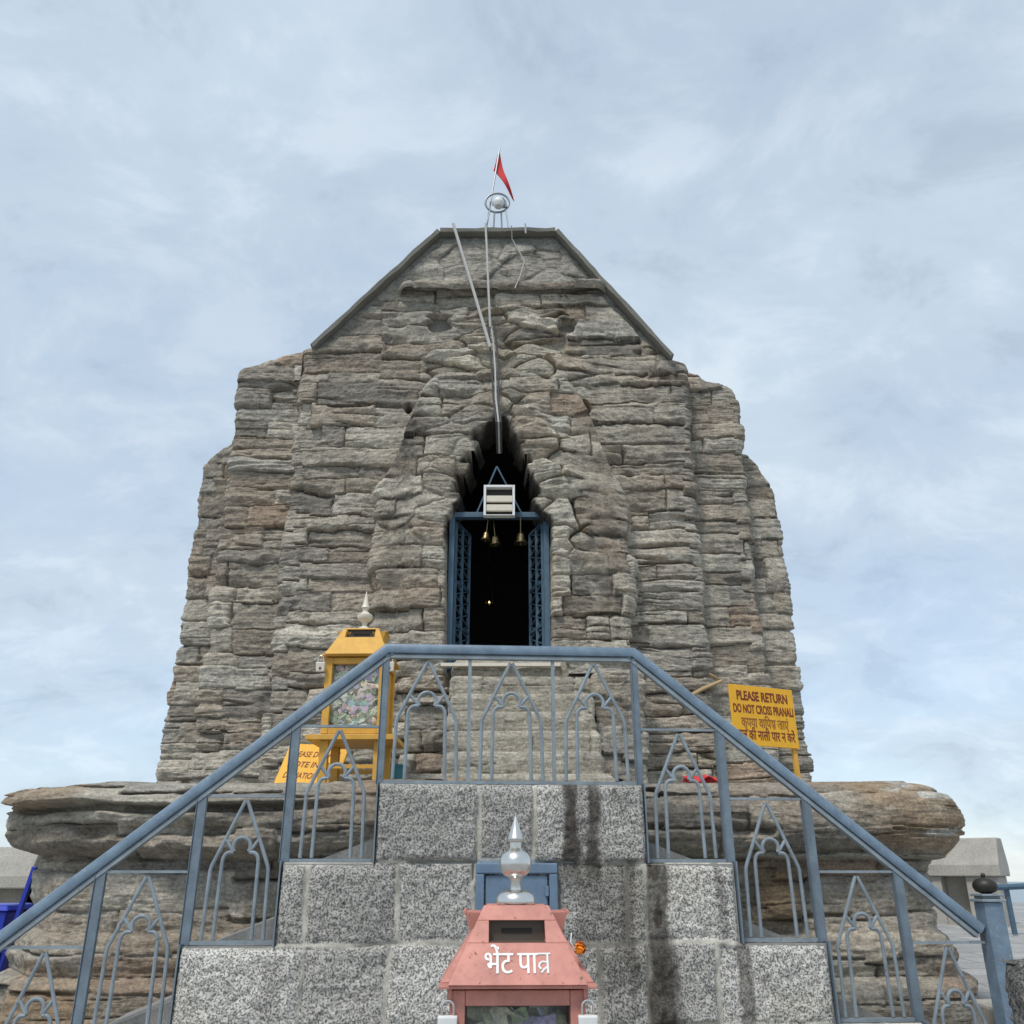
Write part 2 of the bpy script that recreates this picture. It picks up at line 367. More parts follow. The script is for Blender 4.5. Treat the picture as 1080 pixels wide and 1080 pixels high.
def path_columns(pts, res, rad=.07):
    """points along a plan polyline, corners rounded; gives positions, outward normals, run length"""
    pts = [np.array(p, float) for p in pts]; X = []; 
    for i in range(len(pts)-1):
        L_ = np.linalg.norm(pts[i+1]-pts[i]); n = max(2, int(L_/res)); 
        for k in range(n): X.append(pts[i]+(pts[i+1]-pts[i])*k/n)
    X.append(pts[-1]); X = np.array(X)
    k = max(1, int(rad/res)); Y = X.copy()
    for _ in range(2):
        pad = np.concatenate([np.repeat(Y[:1], k, 0), Y, np.repeat(Y[-1:], k, 0)])
        cs = np.cumsum(np.concatenate([np.zeros((1, 2)), pad]), 0); Y2 = (cs[2*k+1:]-cs[:-2*k-1])/(2*k+1); Y2[0] = Y[0]; Y2[-1] = Y[-1]; Y = Y2
    T = np.gradient(Y, axis=0); T /= np.linalg.norm(T, axis=1)[:, None]+1e-9
    Nn = np.stack([T[:, 1], -T[:, 0]], 1)
    seg = np.linalg.norm(np.diff(Y, axis=0), axis=1); u = np.concatenate([[0], np.cumsum(seg)])
    return Y, Nn, u

def stone_body(name, plan, zbot, ztop_fn, disp_fn, parent, mat=M_ROCK, res=.016, rz=.0085, cap_to=None, cap_rise=0.0, hole=None, rad=.07, u_off=0.0, ncap=10):
    """a wall of stones that follows a plan line, rounded over at the top and capped backwards"""
    Y, Nn, u = path_columns(plan, res, rad); zt = ztop_fn(Y[:, 0]); nz = int((zt.max()-zbot)/rz)
    t = np.linspace(0, 1, nz)[:, None]; Z = zbot+(zt[None, :]-zbot)*t
    U = np.broadcast_to(u[None, :]+u_off, Z.shape); X = np.broadcast_to(Y[None, :, 0], Z.shape)
    d, c = disp_fn(U, Z, X)
    d = d-.06*np.exp(-(zt[None, :]-Z)/.035)
    P = np.stack([Y[None, :, 0]+Nn[None, :, 0]*d, Y[None, :, 1]+Nn[None, :, 1]*d, Z], -1)
    if cap_to is not None:
        rows = []
        for k in range(1, ncap+1):
            f = k/ncap; q = P[-1].copy(); q[:, 1] = q[:, 1]*(1-f)+cap_to*f
            q[:, 2] = q[:, 2]+cap_rise*f+.02*vn(q[:, 0]*5, q[:, 1]*5, 7); rows.append(q)
        P = np.concatenate([P, np.stack(rows)]); c = np.concatenate([c, np.repeat(c[-1:], ncap, 0)])
    keep = None
    if hole is not None:
        keep = np.ones((P.shape[0]-1, P.shape[1]-1), bool); hm = hole(U, Z, X)
        keep[:nz-1] = ~hm[:-1, :-1]
    return grid_mesh(name, P, c, mat, parent, keep)

# ================================================================== SETTING
def structure(name, mb, mat): o = mb.build(name, mat); o['kind'] = 'structure'; return o
# hillside: plateau under the terrace, falling away and running out to the horizon
rings = [0, 20, 34, 40, 60, 120, 300, 700, 1500, 4000, 10000, 22000]; hts = [-.3, -.3, -.4, -3, -16, -45, -120, -230, -260, -265, -268, -270]
mb = MB(); n = 72
for i, (r, z) in enumerate(zip(rings, hts)):
    for k in range(n):
        a = 2*PI*k/n; zz = z+(0 if r < 45 else r*.03*math.sin(a*5+i)*(1 if r < 2000 else .08)); mb.v.append((r*math.cos(a), 8+r*math.sin(a), zz))
for i in range(len(rings)-1):
    for k in range(n): mb.f.append((i*n+k, i*n+(k+1) % n, (i+1)*n+(k+1) % n, (i+1)*n+k))
structure('ground', mb, M_TERR)
mb = MB(); n = 96; mb.v = [(900*math.cos(2*PI*k/n), 8+900*math.sin(2*PI*k/n), -205) for k in range(n)]+[(21500*math.cos(2*PI*k/n), 8+21500*math.sin(2*PI*k/n), -205) for k in range(n)]; mb.f = [(k, (k+1) % n, n+(k+1) % n, n+k) for k in range(n)]
M_LAKE = plain('lake_water', (.10, .14, .17), .22); structure('haze_lake', mb, M_LAKE)  # water added so its sky reflection gives the bluish tone of distant haze
mb = MB(); mb.box(-26, 26, -8, 6.55, -.6, 0); structure('lower_pavement', mb, M_PAVE)
mb = MB(); mb.hexa([(-26, 6.556, -.5), (26, 6.556, -.5), (26, 26, -.5), (-26, 26, -.5), (-26, 6.556, .55), (26, 6.556, .55), (26, 26, .80), (-26, 26, .80)]); structure('upper_terrace', mb, M_PAVE)

def paving(m):
    t = m.node_tree; p = t.nodes['Principled BSDF']; src = p.inputs['Base Color'].links[0].from_socket
    tc = t.nodes.new('ShaderNodeTexCoord'); br = t.nodes.new('ShaderNodeTexBrick'); t.links.new(tc.outputs['Object'], br.inputs['Vector'])
    br.inputs['Scale'].default_value = 1.0; br.inputs['Brick Width'].default_value = .9; br.inputs['Row Height'].default_value = .6; br.inputs['Mortar Size'].default_value = .012
    br.inputs['Color1'].default_value = g(1); br.inputs['Color2'].default_value = g(.82); br.inputs['Mortar'].default_value = g(.4)
    t.links.new(mixc(t, 1.0, src, br.outputs['Color'], 'MULTIPLY'), p.inputs['Base Color'])
paving(M_PAVE)
# ================================================================== PLINTH
PZ = 2.21
plinth = thing('temple_plinth', 'broad octagonal stone plinth with rolled weathered edge carrying the temple', 'plinth', (0, 7.4, .55))
def to_local(o, root):
    o.parent = root; o.matrix_parent_inverse = Matrix.Translation(-Vector(root.location)); return o
def prof(z):
    """outward swell of the plinth moulding at height z"""
    p = np.zeros_like(z)
    p += .30*np.sqrt(np.clip(1-((z-1.965)/.285)**2, 0, 1))                   # big roll along the top
    p += .03*sstep(1.63, 1.66, z)*(1-sstep(1.70, 1.72, z))
    p += .10*np.sqrt(np.clip(1-((z-1.02)/.14)**2, 0, 1)) + .20*(1-sstep(.80, .92, z))
    return p
CP = Courses(71, .5, 1.68, .20, .32, .6, 1.4, 0, 16); CR = Courses(72, 1.68, 2.4, .29, .30, .8, 1.7, 0, 16, .02)
CR.zb = np.array([1.60, 1.685, 1.90, 2.17, 2.30, 2.5])
rk = np.random.default_rng(5)
def plinth_disp(U, Z, X):
    d1, c1 = masonry(U, Z, CP, .95, .9, .45, .02); d2, c2 = masonry(U, Z, CR, .9, .75, .55, .03)
    m = sstep(1.66, 1.69, Z); d = d1*(1-m)+d2*m; c = c1*(1-m[..., None])+c2*m[..., None]
    d = d+prof(Z)+.05*fbm(U*.8, Z*1.1, 77, 3)
    left = sstep(-.9, -2.2, X)                                               # the left part is rougher: roll broken into slabs
    br = fbm(U*1.3+4, Z*2.5, 78, 4); d = d-left*.26*np.clip(br+.1, 0, 1)*sstep(1.7, 2.0, Z)-left*.10*np.exp(-((Z-1.70)/.06)**2)+left*(.08+.12*sstep(-3.1, -3.4, X))*np.exp(-((Z-2.145)/.095)**6)
    d = d-left*.16*np.exp(-((Z-2.06-.03*vn(U*2, Z*0, 3))/.03)**4)-left*.20*np.clip(fbm(U*1.6+9, Z*3, 84, 3)*2-.2, 0, 1)*np.exp(-((Z-1.80)/.12)**4)
    org = sstep(.12, .50, fbm(U*.9+1, Z*1.6, 79, 4)+.36*sstep(1.2, 2.4, X)*sstep(1.6, 1.75, Z)+.65*np.exp(-((X+3.7)/.45)**2)*sstep(2.03, 2.07, Z))[..., None]*.62
    c = c*(1-org)+np.array((.38, .25, .14))*org
    nich = np.exp(-((X-2.02)/.17)**6)*np.exp(-((Z-1.42)/.22)**6); d = d+.10*nich; c = c*(1-.8*nich[..., None])+np.array((.30, .20, .10))*.8*nich[..., None]
    lich = (sstep(.46, .56, vn(U*9, Z*22, 80)*.6+fbm(U*3, Z*7, 82, 3))*sstep(2.7, 3.1, X)*sstep(1.75, 1.85, Z))[..., None]*.75; c = c*(1-lich)+np.array((.62, .60, .54))*lich
    gv = np.clip(sstep(.0, .5, fbm(U*.5, Z*.7, 81, 3))*.4+.30*left*sstep(.1, .5, fbm(U*1.1, Z*1.9, 83, 3)), 0, 1)[..., None]; c = c*(1-gv)+np.array((.27, .265, .25))*gv
    return d, c*.88
plan = [(-4.4, 15), (-3.98, 8.0), (-3.48, 7.36), (3.16, 7.36), (3.47, 7.95), (3.9, 15)]
to_local(stone_body('plinth_wall', plan, .45, lambda x: PZ+.05+.035*vn(x*1.2, x*0, 4)-.06*sstep(3.2, 3.6, np.abs(x)), plinth_disp, plinth, M_PLINTH, .015, .008, cap_to=None, rad=.05), plinth)
mb = MB(); pts = [(-4.2, 15), (-3.88, 8.05), (-3.42, 7.46), (3.14, 7.46), (3.45, 8.0), (4.0, 15)]
b = len(mb.v); mb.v += [(x, y, .6) for x, y in pts]+[(x, y, PZ) for x, y in pts]; k = len(pts); mb.f.append(tuple(range(k, 2*k))); mb.f += [(i, (i+1) % k, (i+1) % k+k, i+k) for i in range(k)]
to_local(mb.build('plinth_floor', M_CEM), plinth)

# ================================================================== TEMPLE
temple = thing('stone_temple', 'ancient grey brown stone temple of weathered stacked courses with steep plain gable', 'temple', (-.2, 10.2, PZ))
def part(o): return to_local(o, temple)
CA = Courses(11, 2.0, 9, .18, .34, .45, 1.2, 0, 8); CB = Courses(12, 2.0, 11, .16, .32, .6, 1.9, 0, 12)
CCl = Courses(13, 2.0, 9, .17, .34, .8, 1.8, 0, 6); CCr = Courses(14, 2.0, 9, .16, .32, .8, 1.8, 0, 6); CDl = Courses(15, 2, 8, .18, .34, .4, .9, 0, 6); CDr = Courses(16, 2, 8, .18, .32, .4, .9, 0, 6)
# outline of the doorway: straight jambs, then a ragged pointed head
OP = [at(*q, 10.2) for q in ((470, 705), (470, 548), (478, 524), (487, 500), (496, 474), (503, 456), (514, 452), (525, 440), (534, 452), (544, 466), (553, 468), (560, 494), (568, 524), (582, 552), (582, 705))]
OPX = np.array([p.x for p in OP]); OPZ = np.array([p.z for p in OP]); OPZ[0] = OPZ[-1] = 3.55
def open_dist(X, Z):
    d = np.full(X.shape, 9.); s = np.zeros(X.shape); acc = 0; ins = np.zeros(X.shape, bool); m = len(OPX)
    for i in range(m):
        j = (i+1) % m; ax, az, bx, bz = OPX[i], OPZ[i], OPX[j], OPZ[j]; L2 = (bx-ax)**2+(bz-az)**2
        t = np.clip(((X-ax)*(bx-ax)+(Z-az)*(bz-az))/L2, 0, 1); q = np.hypot(X-ax-t*(bx-ax), Z-az-t*(bz-az))
        if i < m-1:
            nn = q < d; d = np.where(nn, q, d); s = np.where(nn, acc+t*math.sqrt(L2), s); acc += math.sqrt(L2)
        with np.errstate(divide='ignore', invalid='ignore'):
            cr = ((az > Z) != (bz > Z)) & (X < (bx-ax)*(Z-az)/(bz-az+1e-12)+ax)
        ins ^= cr
    return np.where(ins, -d, d), s
rngp = np.random.default_rng(33)
rubp = []
while len(rubp) < 42:
    q = (rngp.uniform(-1.6, 1.35), rngp.uniform(5.0, 7.8)); dd = float(open_dist(np.array([q[0]]), np.array([q[1]]))[0][0])
    if -.05 < dd < .80 and all(math.hypot((q[0]-a)*.75, (q[1]-b)*1.3) > .24 for a, b in rubp): rubp.append(q)
    elif rngp.random() < .0006: rubp.append(q)
def open_ragged(X, Z):
    D, s_ = open_dist(X, Z); up = sstep(5.55, 5.85, Z)
    q = np.floor(Z/.15+.35*vn(X*2.5, Z*1.5, 66)+.5*(X > -.15)); return D+up*(.07*fbm(X*3.2, Z*4.2, 63, 3)+.15*(h2(q, np.floor(X*.5+.6), 64)-.5)), D
def porch_disp(U, Z, X):
    d, c = masonry(U, Z, CA, 1.5, 1.2, .9)
    D, D0 = open_ragged(X, Z)
    rd, rc = rubble(X, Z, rubp, 65, .70, 1.35, .10, .11)
    up = sstep(5.0, 5.7, Z+.3*vn(X*2, Z*2, 67)); m = up*(1-sstep(.38, .58, D0+.25*fbm(X*2, Z*2, 6, 3)))
    m = m*(.30+.70*sstep(-.45, .05, X+.2*vn(X*2, Z*2, 60)))
    d = d*(1-m)+(rd+.05)*m; c = c*(1-m[..., None])+rc*m[..., None]
    d = d+.035*np.exp(-((D0-.32)/.22)**2)*up*(.7+.8*fbm(X*1.5, Z*1.5, 68, 2))
    d = d+.07*fbm(X*1.6, Z*1.8, 61, 3)*(D > 0)
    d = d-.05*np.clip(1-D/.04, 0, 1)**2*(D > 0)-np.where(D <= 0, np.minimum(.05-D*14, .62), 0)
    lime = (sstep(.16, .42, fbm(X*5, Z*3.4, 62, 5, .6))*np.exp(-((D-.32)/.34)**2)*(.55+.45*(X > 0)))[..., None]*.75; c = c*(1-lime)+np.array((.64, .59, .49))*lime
    so = ((1-sstep(-.01, .03, D+.05*fbm(X*7, Z*7, 69, 3)))*up)[..., None]*.9; c = c*(1-so)+np.array((.03, .028, .026))*so  # darkness of the deep opening painted into the colour of its ragged edge
    return d, c
AX0, AX1 = -1.70, 1.43
def porch_top(x):
    return 7.55+.30*np.cos(np.clip((x+.15)/1.6, -1, 1)*PI/2)-1.45*sstep(.85, 1.6, np.abs(x+.15))+.12*fbm(x*2.1, x*0, 15, 3)
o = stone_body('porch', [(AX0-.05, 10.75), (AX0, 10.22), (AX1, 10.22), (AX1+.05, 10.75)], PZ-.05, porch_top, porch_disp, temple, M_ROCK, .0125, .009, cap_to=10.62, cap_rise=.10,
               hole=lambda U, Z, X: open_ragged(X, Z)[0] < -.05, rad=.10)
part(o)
# main gabled wall
GB = {k: at(*q, 10.5) for k, q in dict(l=(335, 365), tl=(464, 249), tr=(586, 249), r=(705, 378)).items()}
def gable_top(x):
    return np.interp(x, [-2.95, GB['l'].x, GB['tl'].x, GB['tr'].x, GB['r'].x, 2.45], [GB['l'].z-.05, GB['l'].z, GB['tl'].z, GB['tr'].z, GB['r'].z, GB['r'].z-.12])
rng = np.random.default_rng(8)
rub = [(rng.uniform(-1.75, 1.5), rng.uniform(6.9, 9.2)) for _ in range(58)]
pla = [(rng.uniform(-1.9, 1.6), rng.uniform(9.3, 10.5)) for _ in range(26)]
def gable_disp(U, Z, X):
    d, c = masonry(U, Z, CB, 1.15, 1.05, 1.0)
    rd, rc = rubble(X, Z, rub, 91, .62, 2.0, .09, .09)
    m = np.clip(1-np.hypot((X+.05)/1.35, (Z-8.0)/1.15), 0, 1)+.18*fbm(X*1.6, Z*1.6, 92, 3); m = sstep(.08, .22, m)*(1-sstep(9.05, 9.25, Z))
    d = d*(1-m)+rd*m; c = c*(1-m[..., None])+rc*m[..., None]
    # patched upper panel, fine cracks between large plaster-faced slabs
    pd, pc = rubble(X, Z, pla, 95, 1., 1.2, .030, .015); pd = pd*.55
    m2 = sstep(9.30, 9.36, Z+.03*vn(X*3, Z*0, 5)); pc = pc*.45+np.array((.40, .385, .345))*.6
    d = d*(1-m2)+pd*m2; c = c*(1-m2[..., None])+pc*m2[..., None]
    # plastered margin along both slopes
    gt = gable_top(X); e = (gt-Z)*.72; m3 = (1-sstep(.10, .16, e+.03*vn(X*6, Z*6, 6)))*sstep(8.2, 8.5, Z)
    d = d*(1-m3)+.02*m3; c = c*(1-m3[..., None])+np.array((.33, .32, .28))*(.9+.2*vn(X*8, Z*8, 9))[..., None]*m3[..., None]
    # sunken channel with the cables above the door
    ch = np.exp(-((X+.12-.03*fbm(Z*2, Z*0, 3))/.11)**2)*sstep(6.6, 7.0, Z)*(1-sstep(8.3, 8.8, Z)); d = d-.16*ch
    for (hx, hz, rx, rz_, dp) in ((-1.02, 8.73, .15, .10, .17), (.78, 8.68, .13, .10, .16), (-1.0, 8.86, .16, .04, .1), (.62, 8.86, .18, .03, .12), (-1.42, 7.35, .06, .09, .12), (.95, 7.35, .09, .12, .12)):
        hx += .15*0; d = d-2.2*dp*np.exp(-(np.hypot((X-hx+.04*vn(X*9, Z*9, 18))/rx, (Z-hz-.05*vn(X*7, Z*7, 8))/rz_))**10)
    grime = sstep(.1, .6, fbm(X*2.5, Z*1.2, 96, 4))[..., None]*.5*sstep(9.2, 9.4, Z)[..., None]; c = c*(1-grime)+np.array((.20, .195, .175))*grime
    return d+.04*fbm(X*.9, Z*.9, 93, 3), c
BX0, BX1 = -2.88, 2.37
part(stone_body('gable_wall', [(BX0-.02, 11.2), (BX0, 10.5), (BX1, 10.5), (BX1+.02, 11.2)], PZ-.05, gable_top, gable_disp, temple, M_ROCK, .0155, .0085, cap_to=None,
                hole=lambda U, Z, X: (np.abs(X+.14) < 1.25) & (Z < 7.05)))
# ledge of flat slabs under the upper panel
led = Courses(18, 0, 3, .5, .6, .6, 1.3, 0, 6)
def ledge_disp(U, Z, X):
    d, c = masonry(U, Z, Courses(19, 9.15, 9.5, .3, .31, .7, 1.4, 0, 6), 1.2, .6, .8)
    return d+.05*fbm(X*2, Z*3, 97, 3)-.07*((Z-9.30)/.10)**2, c*.92
LXa, LXb = at(420, 300, 10.4).x, at(640, 300, 10.4).x
part(stone_body('stone_ledge', [(LXa, 10.6), (LXa+.12, 10.35), (LXb-.1, 10.35), (LXb, 10.6)], 9.22, lambda x: 9.385+.03*vn(x*2, x*0, 3), ledge_disp, temple, M_ROCK, .015, .011, cap_to=10.62, cap_rise=.02, rad=.05))
# corner piers, stepped back twice on each side
def pier(name, C, plan, ztop, warm=0.0, gain=1.0, seed=0):
    def f(U, Z, X):
        d, c = masonry(U, Z, C, 1.05, 1.0, 1.1, warm); return d+.035*fbm(U*.8, Z*.8, seed, 3), c*gain
    part(stone_body(name, plan, PZ-.05, ztop, f, temple, M_ROCK, .0165, .0085, cap_to=13.0, cap_rise=.3, rad=.06))
cl0, cl1, cr0, cr1 = -3.80, -2.6, 2.1, 3.12
pier('corner_pier', CCl, [(cl0-.03, 12.6), (cl0, 10.8), (cl1, 10.8)], lambda x: np.interp(x, [-3.85, -3.72, -3.15, -2.8, -2.5], [8.12, 8.20, 8.42, 8.40, 8.4])+.03*vn(x*3, x*0, 2), .02, .98, 21)
pier('corner_pier', CCr, [(cr0, 10.8), (cr1, 10.8), (cr1+.03, 12.6)], lambda x: np.interp(x, [2.0, 2.3, 2.62, 2.72, 3.0, 3.15, 3.25], [8.30, 8.22, 8.10, 7.98, 7.90, 7.86, 7.70])+.03*vn(x*4, x*0, 3), .01, .97, 22)
dl0, dl1, dr0, dr1 = -4.28, -3.6, 3.0, 3.62
pier('outer_pier', CDl, [(dl0-.06, 13), (dl0, 11.1), (dl1, 11.1)], lambda x: np.interp(x, [-4.32, -4.25, -3.95, -3.8], [6.75, 6.9, 7.18, 7.3])+.03*vn(x*4, x*0, 4), .04, .93, 23)
pier('outer_pier', CDr, [(dr0, 11.1), (dr1, 11.1), (dr1+.06, 13)], lambda x: np.interp(x, [3.1, 3.3, 3.42, 3.5, 3.66], [7.0, 6.95, 6.80, 6.62, 6.42])+.03*vn(x*4, x*0, 5), .02, .93, 24)
# the overhanging cornice slab on the left shoulder
def slab_disp(U, Z, X):
    d, c = masonry(U, Z, Courses(25, 7.9, 8.6, .28, .3, 1.2, 2, 0, 5), .7, .5, .9); return d, c*.97
part(stone_body('cornice_slab', [(-3.86, 12.4), (-3.83, 10.70), (-2.95, 10.72)], 7.93, lambda x: np.interp(x, [-3.9, -3.8, -3.2, -2.9], [8.09, 8.14, 8.36, 8.42]), slab_disp, temple, M_ROCK, .016, .011, cap_to=13, cap_rise=.25, rad=.05))
# solid body behind the facing, roof behind the gable
mb = MB(); mb.box(-4.0, -1.25, 11.4, 17.5, PZ, 6.6); mb.box(1.0, 3.4, 11.4, 17.5, PZ, 6.3); mb.box(-1.25, 1.0, 14.0, 17.5, PZ, 6.6); mb.box(-3.7, 3.05, 11.4, 17.2, 7.4, 7.85)
part(mb.build('core_wall', M_COPE))
mb = MB(); gx = [(GB['l'].x, GB['l'].z-.6), (GB['l'].x, GB['l'].z), (GB['tl'].x, GB['tl'].z), (GB['tr'].x, GB['tr'].z), (GB['r'].x, GB['r'].z), (GB['r'].x, GB['r'].z-.6)]
k = len(gx); mb.v = [(x, 10.62, z-.02) for x, z in gx]+[(x*.95, 17.0, z-.02) for x, z in gx]
mb.f = [tuple(range(k)), tuple(reversed(range(k, 2*k)))]+[(i, i+k, (i+1) % k+k, (i+1) % k) for i in range(k)]
part(mb.build('roof', M_COPE))
def cope(a, b, wd=.30, ht=.062):
    m = MB(); d = Vector(b)-Vector(a); nseg = max(2, int(d.length/.12)); pv = []
    for i in range(nseg+1):
        p = Vector(a)+d*(i/nseg); j = lambda s: .012*float(vn(p.x*5+s, p.z*5, 50+int(s)))
        nrm = Vector((-d.z, 0, d.x)).normalized()
        if nrm.z < 0: nrm = -nrm
        for (yy, hh) in ((-wd/2, 0), (-wd/2-.01, ht*.9), (-wd/2+.03, ht), (wd, ht), (wd, 0)):
            pv.append(p+Vector((0, yy+j(yy*40), 0))+nrm*(hh+j(hh*70+3)))
    m.v = [tuple(p) for p in pv]
    for i in range(nseg):
        for q in range(5): m.f.append((i*5+q, i*5+(q+1) % 5, (i+1)*5+(q+1) % 5, (i+1)*5+q))
    m.f.append(tuple(reversed(range(5)))); m.f.append(tuple(nseg*5+q for q in range(5)))
    return m
def g3(k, dz=-.03, dx=0): p = GB[k]; return (p.x+dx, 10.5, p.z+dz)
part(cope(g3('l', -.10, -.02), g3('tl', -.03, .01)).build('coping', M_COPE, smooth=True))
part(cope(g3('tl', -.03, .012), g3('tr', -.03, -.012)).build('coping', M_COPE, smooth=True))
part(cope(g3('tr', -.03, -.01), g3('r', -.06, .0)).build('coping', M_COPE, smooth=True))
# dark chamber behind the door, its shade put into near-black wall colour
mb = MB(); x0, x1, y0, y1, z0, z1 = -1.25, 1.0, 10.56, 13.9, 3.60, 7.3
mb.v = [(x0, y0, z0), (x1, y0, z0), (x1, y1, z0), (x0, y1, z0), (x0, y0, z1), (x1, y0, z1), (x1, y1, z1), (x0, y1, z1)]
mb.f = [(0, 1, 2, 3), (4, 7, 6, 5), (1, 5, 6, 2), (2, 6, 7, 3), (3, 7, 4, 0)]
part(mb.build('inner_chamber', M_INSHADE))
# blue metal door frame
DY = 10.40
def dpt(px, py, Y=DY): return at(px, py, Y)
fl, fr, ft, fb = dpt(477, 560).x, dpt(576, 560).x, dpt(525, 547).z, 3.80
mb = MB(); mb.box(fl-.035, fl+.035, DY-.05, DY+.05, fb, ft); mb.box(fr-.035, fr+.035, DY-.05, DY+.05, fb, ft); mb.box(fl-.06, fr+.06, DY-.055, DY+.055, ft, ft+.07)
apx = dpt(524, 492); 
for sx in (502, 551): q = dpt(sx, 545); mb.bar((q.x, DY, ft+.05), (apx.x, DY, apx.z), .022, .022)
part(mb.build('door_frame', M_BLUED, bevel=.006))
def leaf(hx, sgn):
    m = MB(); ang = R(72); Lf = .50; ux, uy = -sgn*math.cos(ang), math.sin(ang)
    P = lambda s, z: (hx+ux*s, DY+.06+uy*s, z); za, zb = fb+.03, ft-.03
    for s in (.02, .24, Lf): m.bar(P(s, za), P(s, zb), .04, .04)
    for z in (za, zb, za+.55, za+1.1): m.bar(P(0, z), P(Lf, z), .035, .035)
    nb = 12
    for i in range(nb):
        z = za+(zb-za)*i/nb; z2 = za+(zb-za)*(i+1)/nb; m.bar(P(.03, z), P(Lf-.02, z2), .016, .016); m.bar(P(.03, z2), P(Lf-.02, z), .016, .016)
    ob = m.build('gate_leaf', M_BLUED); return part(ob)
leaf(fl+.04, -1); leaf(fr-.04, 1)
mb = MB(); a, b_ = at(465, 701, 9.74), at(591, 701, 9.74); mb.box(a.x, b_.x, 9.735, 9.80, a.z-.015, a.z+.02)
part(mb.build('threshold', M_CREAM))

# ---------------------------------------------------------------- steps up to the door
sx0, sx1, nst = -.66, .86, 7
steps = thing('door_steps', 'narrow flight of worn stone steps rising to the temple door', 'steps', (.1, 9.0, PZ))
rise = (3.80-PZ)/nst; DEP = .22
cst = Courses(41, 2.0, 5, .22, .23, .4, .8, 0, 4, .012)
def steps_part(o): return to_local(o, steps)
for i in range(nst):
    y0 = 10.04-DEP*(nst-i); z0 = PZ+rise*i; xa, xb = (sx0, sx1) if i else (-1.18, .95)
    def f(U, Z, X, i=i):
        d, c = masonry(U+i*1.7, Z, Courses(42+i, PZ+rise*i-.02, PZ+rise*i+.6, .5, .51, .45, 1.1, -1, 20, .01), .6, .7, .45); return d*.8, (c*.35+np.array((.40, .37, .30))*.65)
    steps_part(stone_body('step', [(xa, y0+.4), (xa, y0), (xb, y0), (xb, y0+.4)], z0-.02, lambda x, z=z0: np.full_like(x, z+rise), f, steps, M_PLINTH, .016, .011, cap_to=y0+.5, rad=.03, ncap=4))
def cheek(nm, xa, xb, ya, zb, seed):
    C_ = Courses(seed, PZ, 5, .20, .32, .35, .8, 0, 5)
    def f(U, Z, X): return masonry(U, Z, C_, 1.2, 1.1, .9)
    steps_part(stone_body(nm, [(xa, 10.1), (xa, ya), (xb, ya), (xb, 10.1)], PZ-.04, lambda x: zb+.03*vn(x*3, x*0, seed), f, steps, M_ROCK, .016, .0115, cap_to=10.2, rad=.05, ncap=5))
cheek('side_wall', .88, 1.42, 9.55, 3.60, 45); cheek('side_wall', -1.16, -.68, 9.70, 3.35, 46)
def f(U, Z, X): d, c = masonry(U, Z, Courses(47, 3.7, 4.4, .5, .51, 2, 3, 0, 5), .5, .4, .5); return d, c*.4+np.array((.46, .42, .35))*.62
steps_part(stone_body('cap_slab', [(.62, 10.15), (.62, 9.60), (1.54, 9.60), (1.54, 10.15)], 3.60, lambda x: np.full_like(x, 3.82), f, steps, M_PLINTH, .015, .011, cap_to=10.2, rad=.03, ncap=4))

# ================================================================== GRANITE STAIRCASE
stair = thing('granite_staircase', 'double flight of speckled granite steps with rough block front', 'staircase', (0, STY, 0), (0, 0, YAW))
EDG = [.90, 1.495, 2.07, 2.65, 3.34]; TRD = [2.145, 1.645, 1.160, .690, .20]
HALF = 3.34
def tread(x):
    ax = np.abs(x); z = np.full(x.shape, TRD[4]); 
    for e, t in zip(EDG[::-1], TRD[::-1]): z = np.where(ax <= e, t, z)
    return z
jz = [1.650, 1.165, .69]
def row_j(ps, y): return [lx(p, y) for p in ps]
vj = {0: row_j((505, 563), 866), 1: row_j((420, 500, 589, 661, 681), 945)+[-1.32], 2: row_j((318, 408, 500, 632, 684, 757), 1035), 3: [-2.2, -1.3, -.5, .3, 1.1, 1.9, 2.4]}
def nearest(x, arr):
    d = np.full(x.shape, 9.); 
    for a in arr: d = np.minimum(d, np.abs(x-a))
    return d
xs = np.arange(-HALF, HALF+1e-6, .0115); zs = np.arange(0, 2.1451, .0105)
X, Z = np.meshgrid(xs, zs)
row = np.where(Z > jz[0], 0, np.where(Z > jz[1], 1, np.where(Z > jz[2], 2, 3)))
xw = X+.020*fbm(Z*5, X, 101, 4); zw = Z+.018*fbm(X*4, Z, 102, 4)
dv = np.full(X.shape, 9.); bid = np.zeros(X.shape)
for r_, arr in vj.items():
    a = np.sort(np.array(arr)); dv = np.where(row == r_, nearest(xw, a), dv); bid = np.where(row == r_, np.searchsorted(a, xw)+r_*20, bid)
dh = nearest(zw, jz); 
r1 = h2(bid, bid*0, 111); r2 = h2(bid, bid*0, 112)
mw = .014+.017*fbm(X*3.5, Z*3.5, 103, 4)
joint = np.minimum(dv*1.15, dh)
mort = 1-sstep(mw*.7, mw*1.3, joint)
d = .030*(1-np.exp(-joint/.03))+(r1-.5)*.03+.022*fbm(X*3.5, Z*3.5, 104, 4)+.010*fbm(X*16, Z*16, 105, 3)+.007*vn(X*45, Z*45, 106)
d = d*(1-mort)+(.012+.006*vn(X*12, Z*12, 107))*mort
gap = sstep(.5, .7, vn(X*3.1, Z*3.1, 108))*(1-sstep(.004, .010, np.minimum(dv, dh))); d = d-.05*gap
base = np.array((.40, .385, .355))*(.76+.44*r2)[..., None]
base = base*(.9+.25*fbm(X*1.2, Z*1.2, 109, 4))[..., None]
yel = sstep(.1, .6, fbm(X*1.1+3, Z*1.3, 110, 4))[..., None]*.35; base = base*(1-yel)+np.array((.33, .30, .23))*yel
cm = np.array((.56, .53, .46))*(.8+.35*fbm(X*6, Z*6, 113, 3))[..., None]; pm = mort.copy()
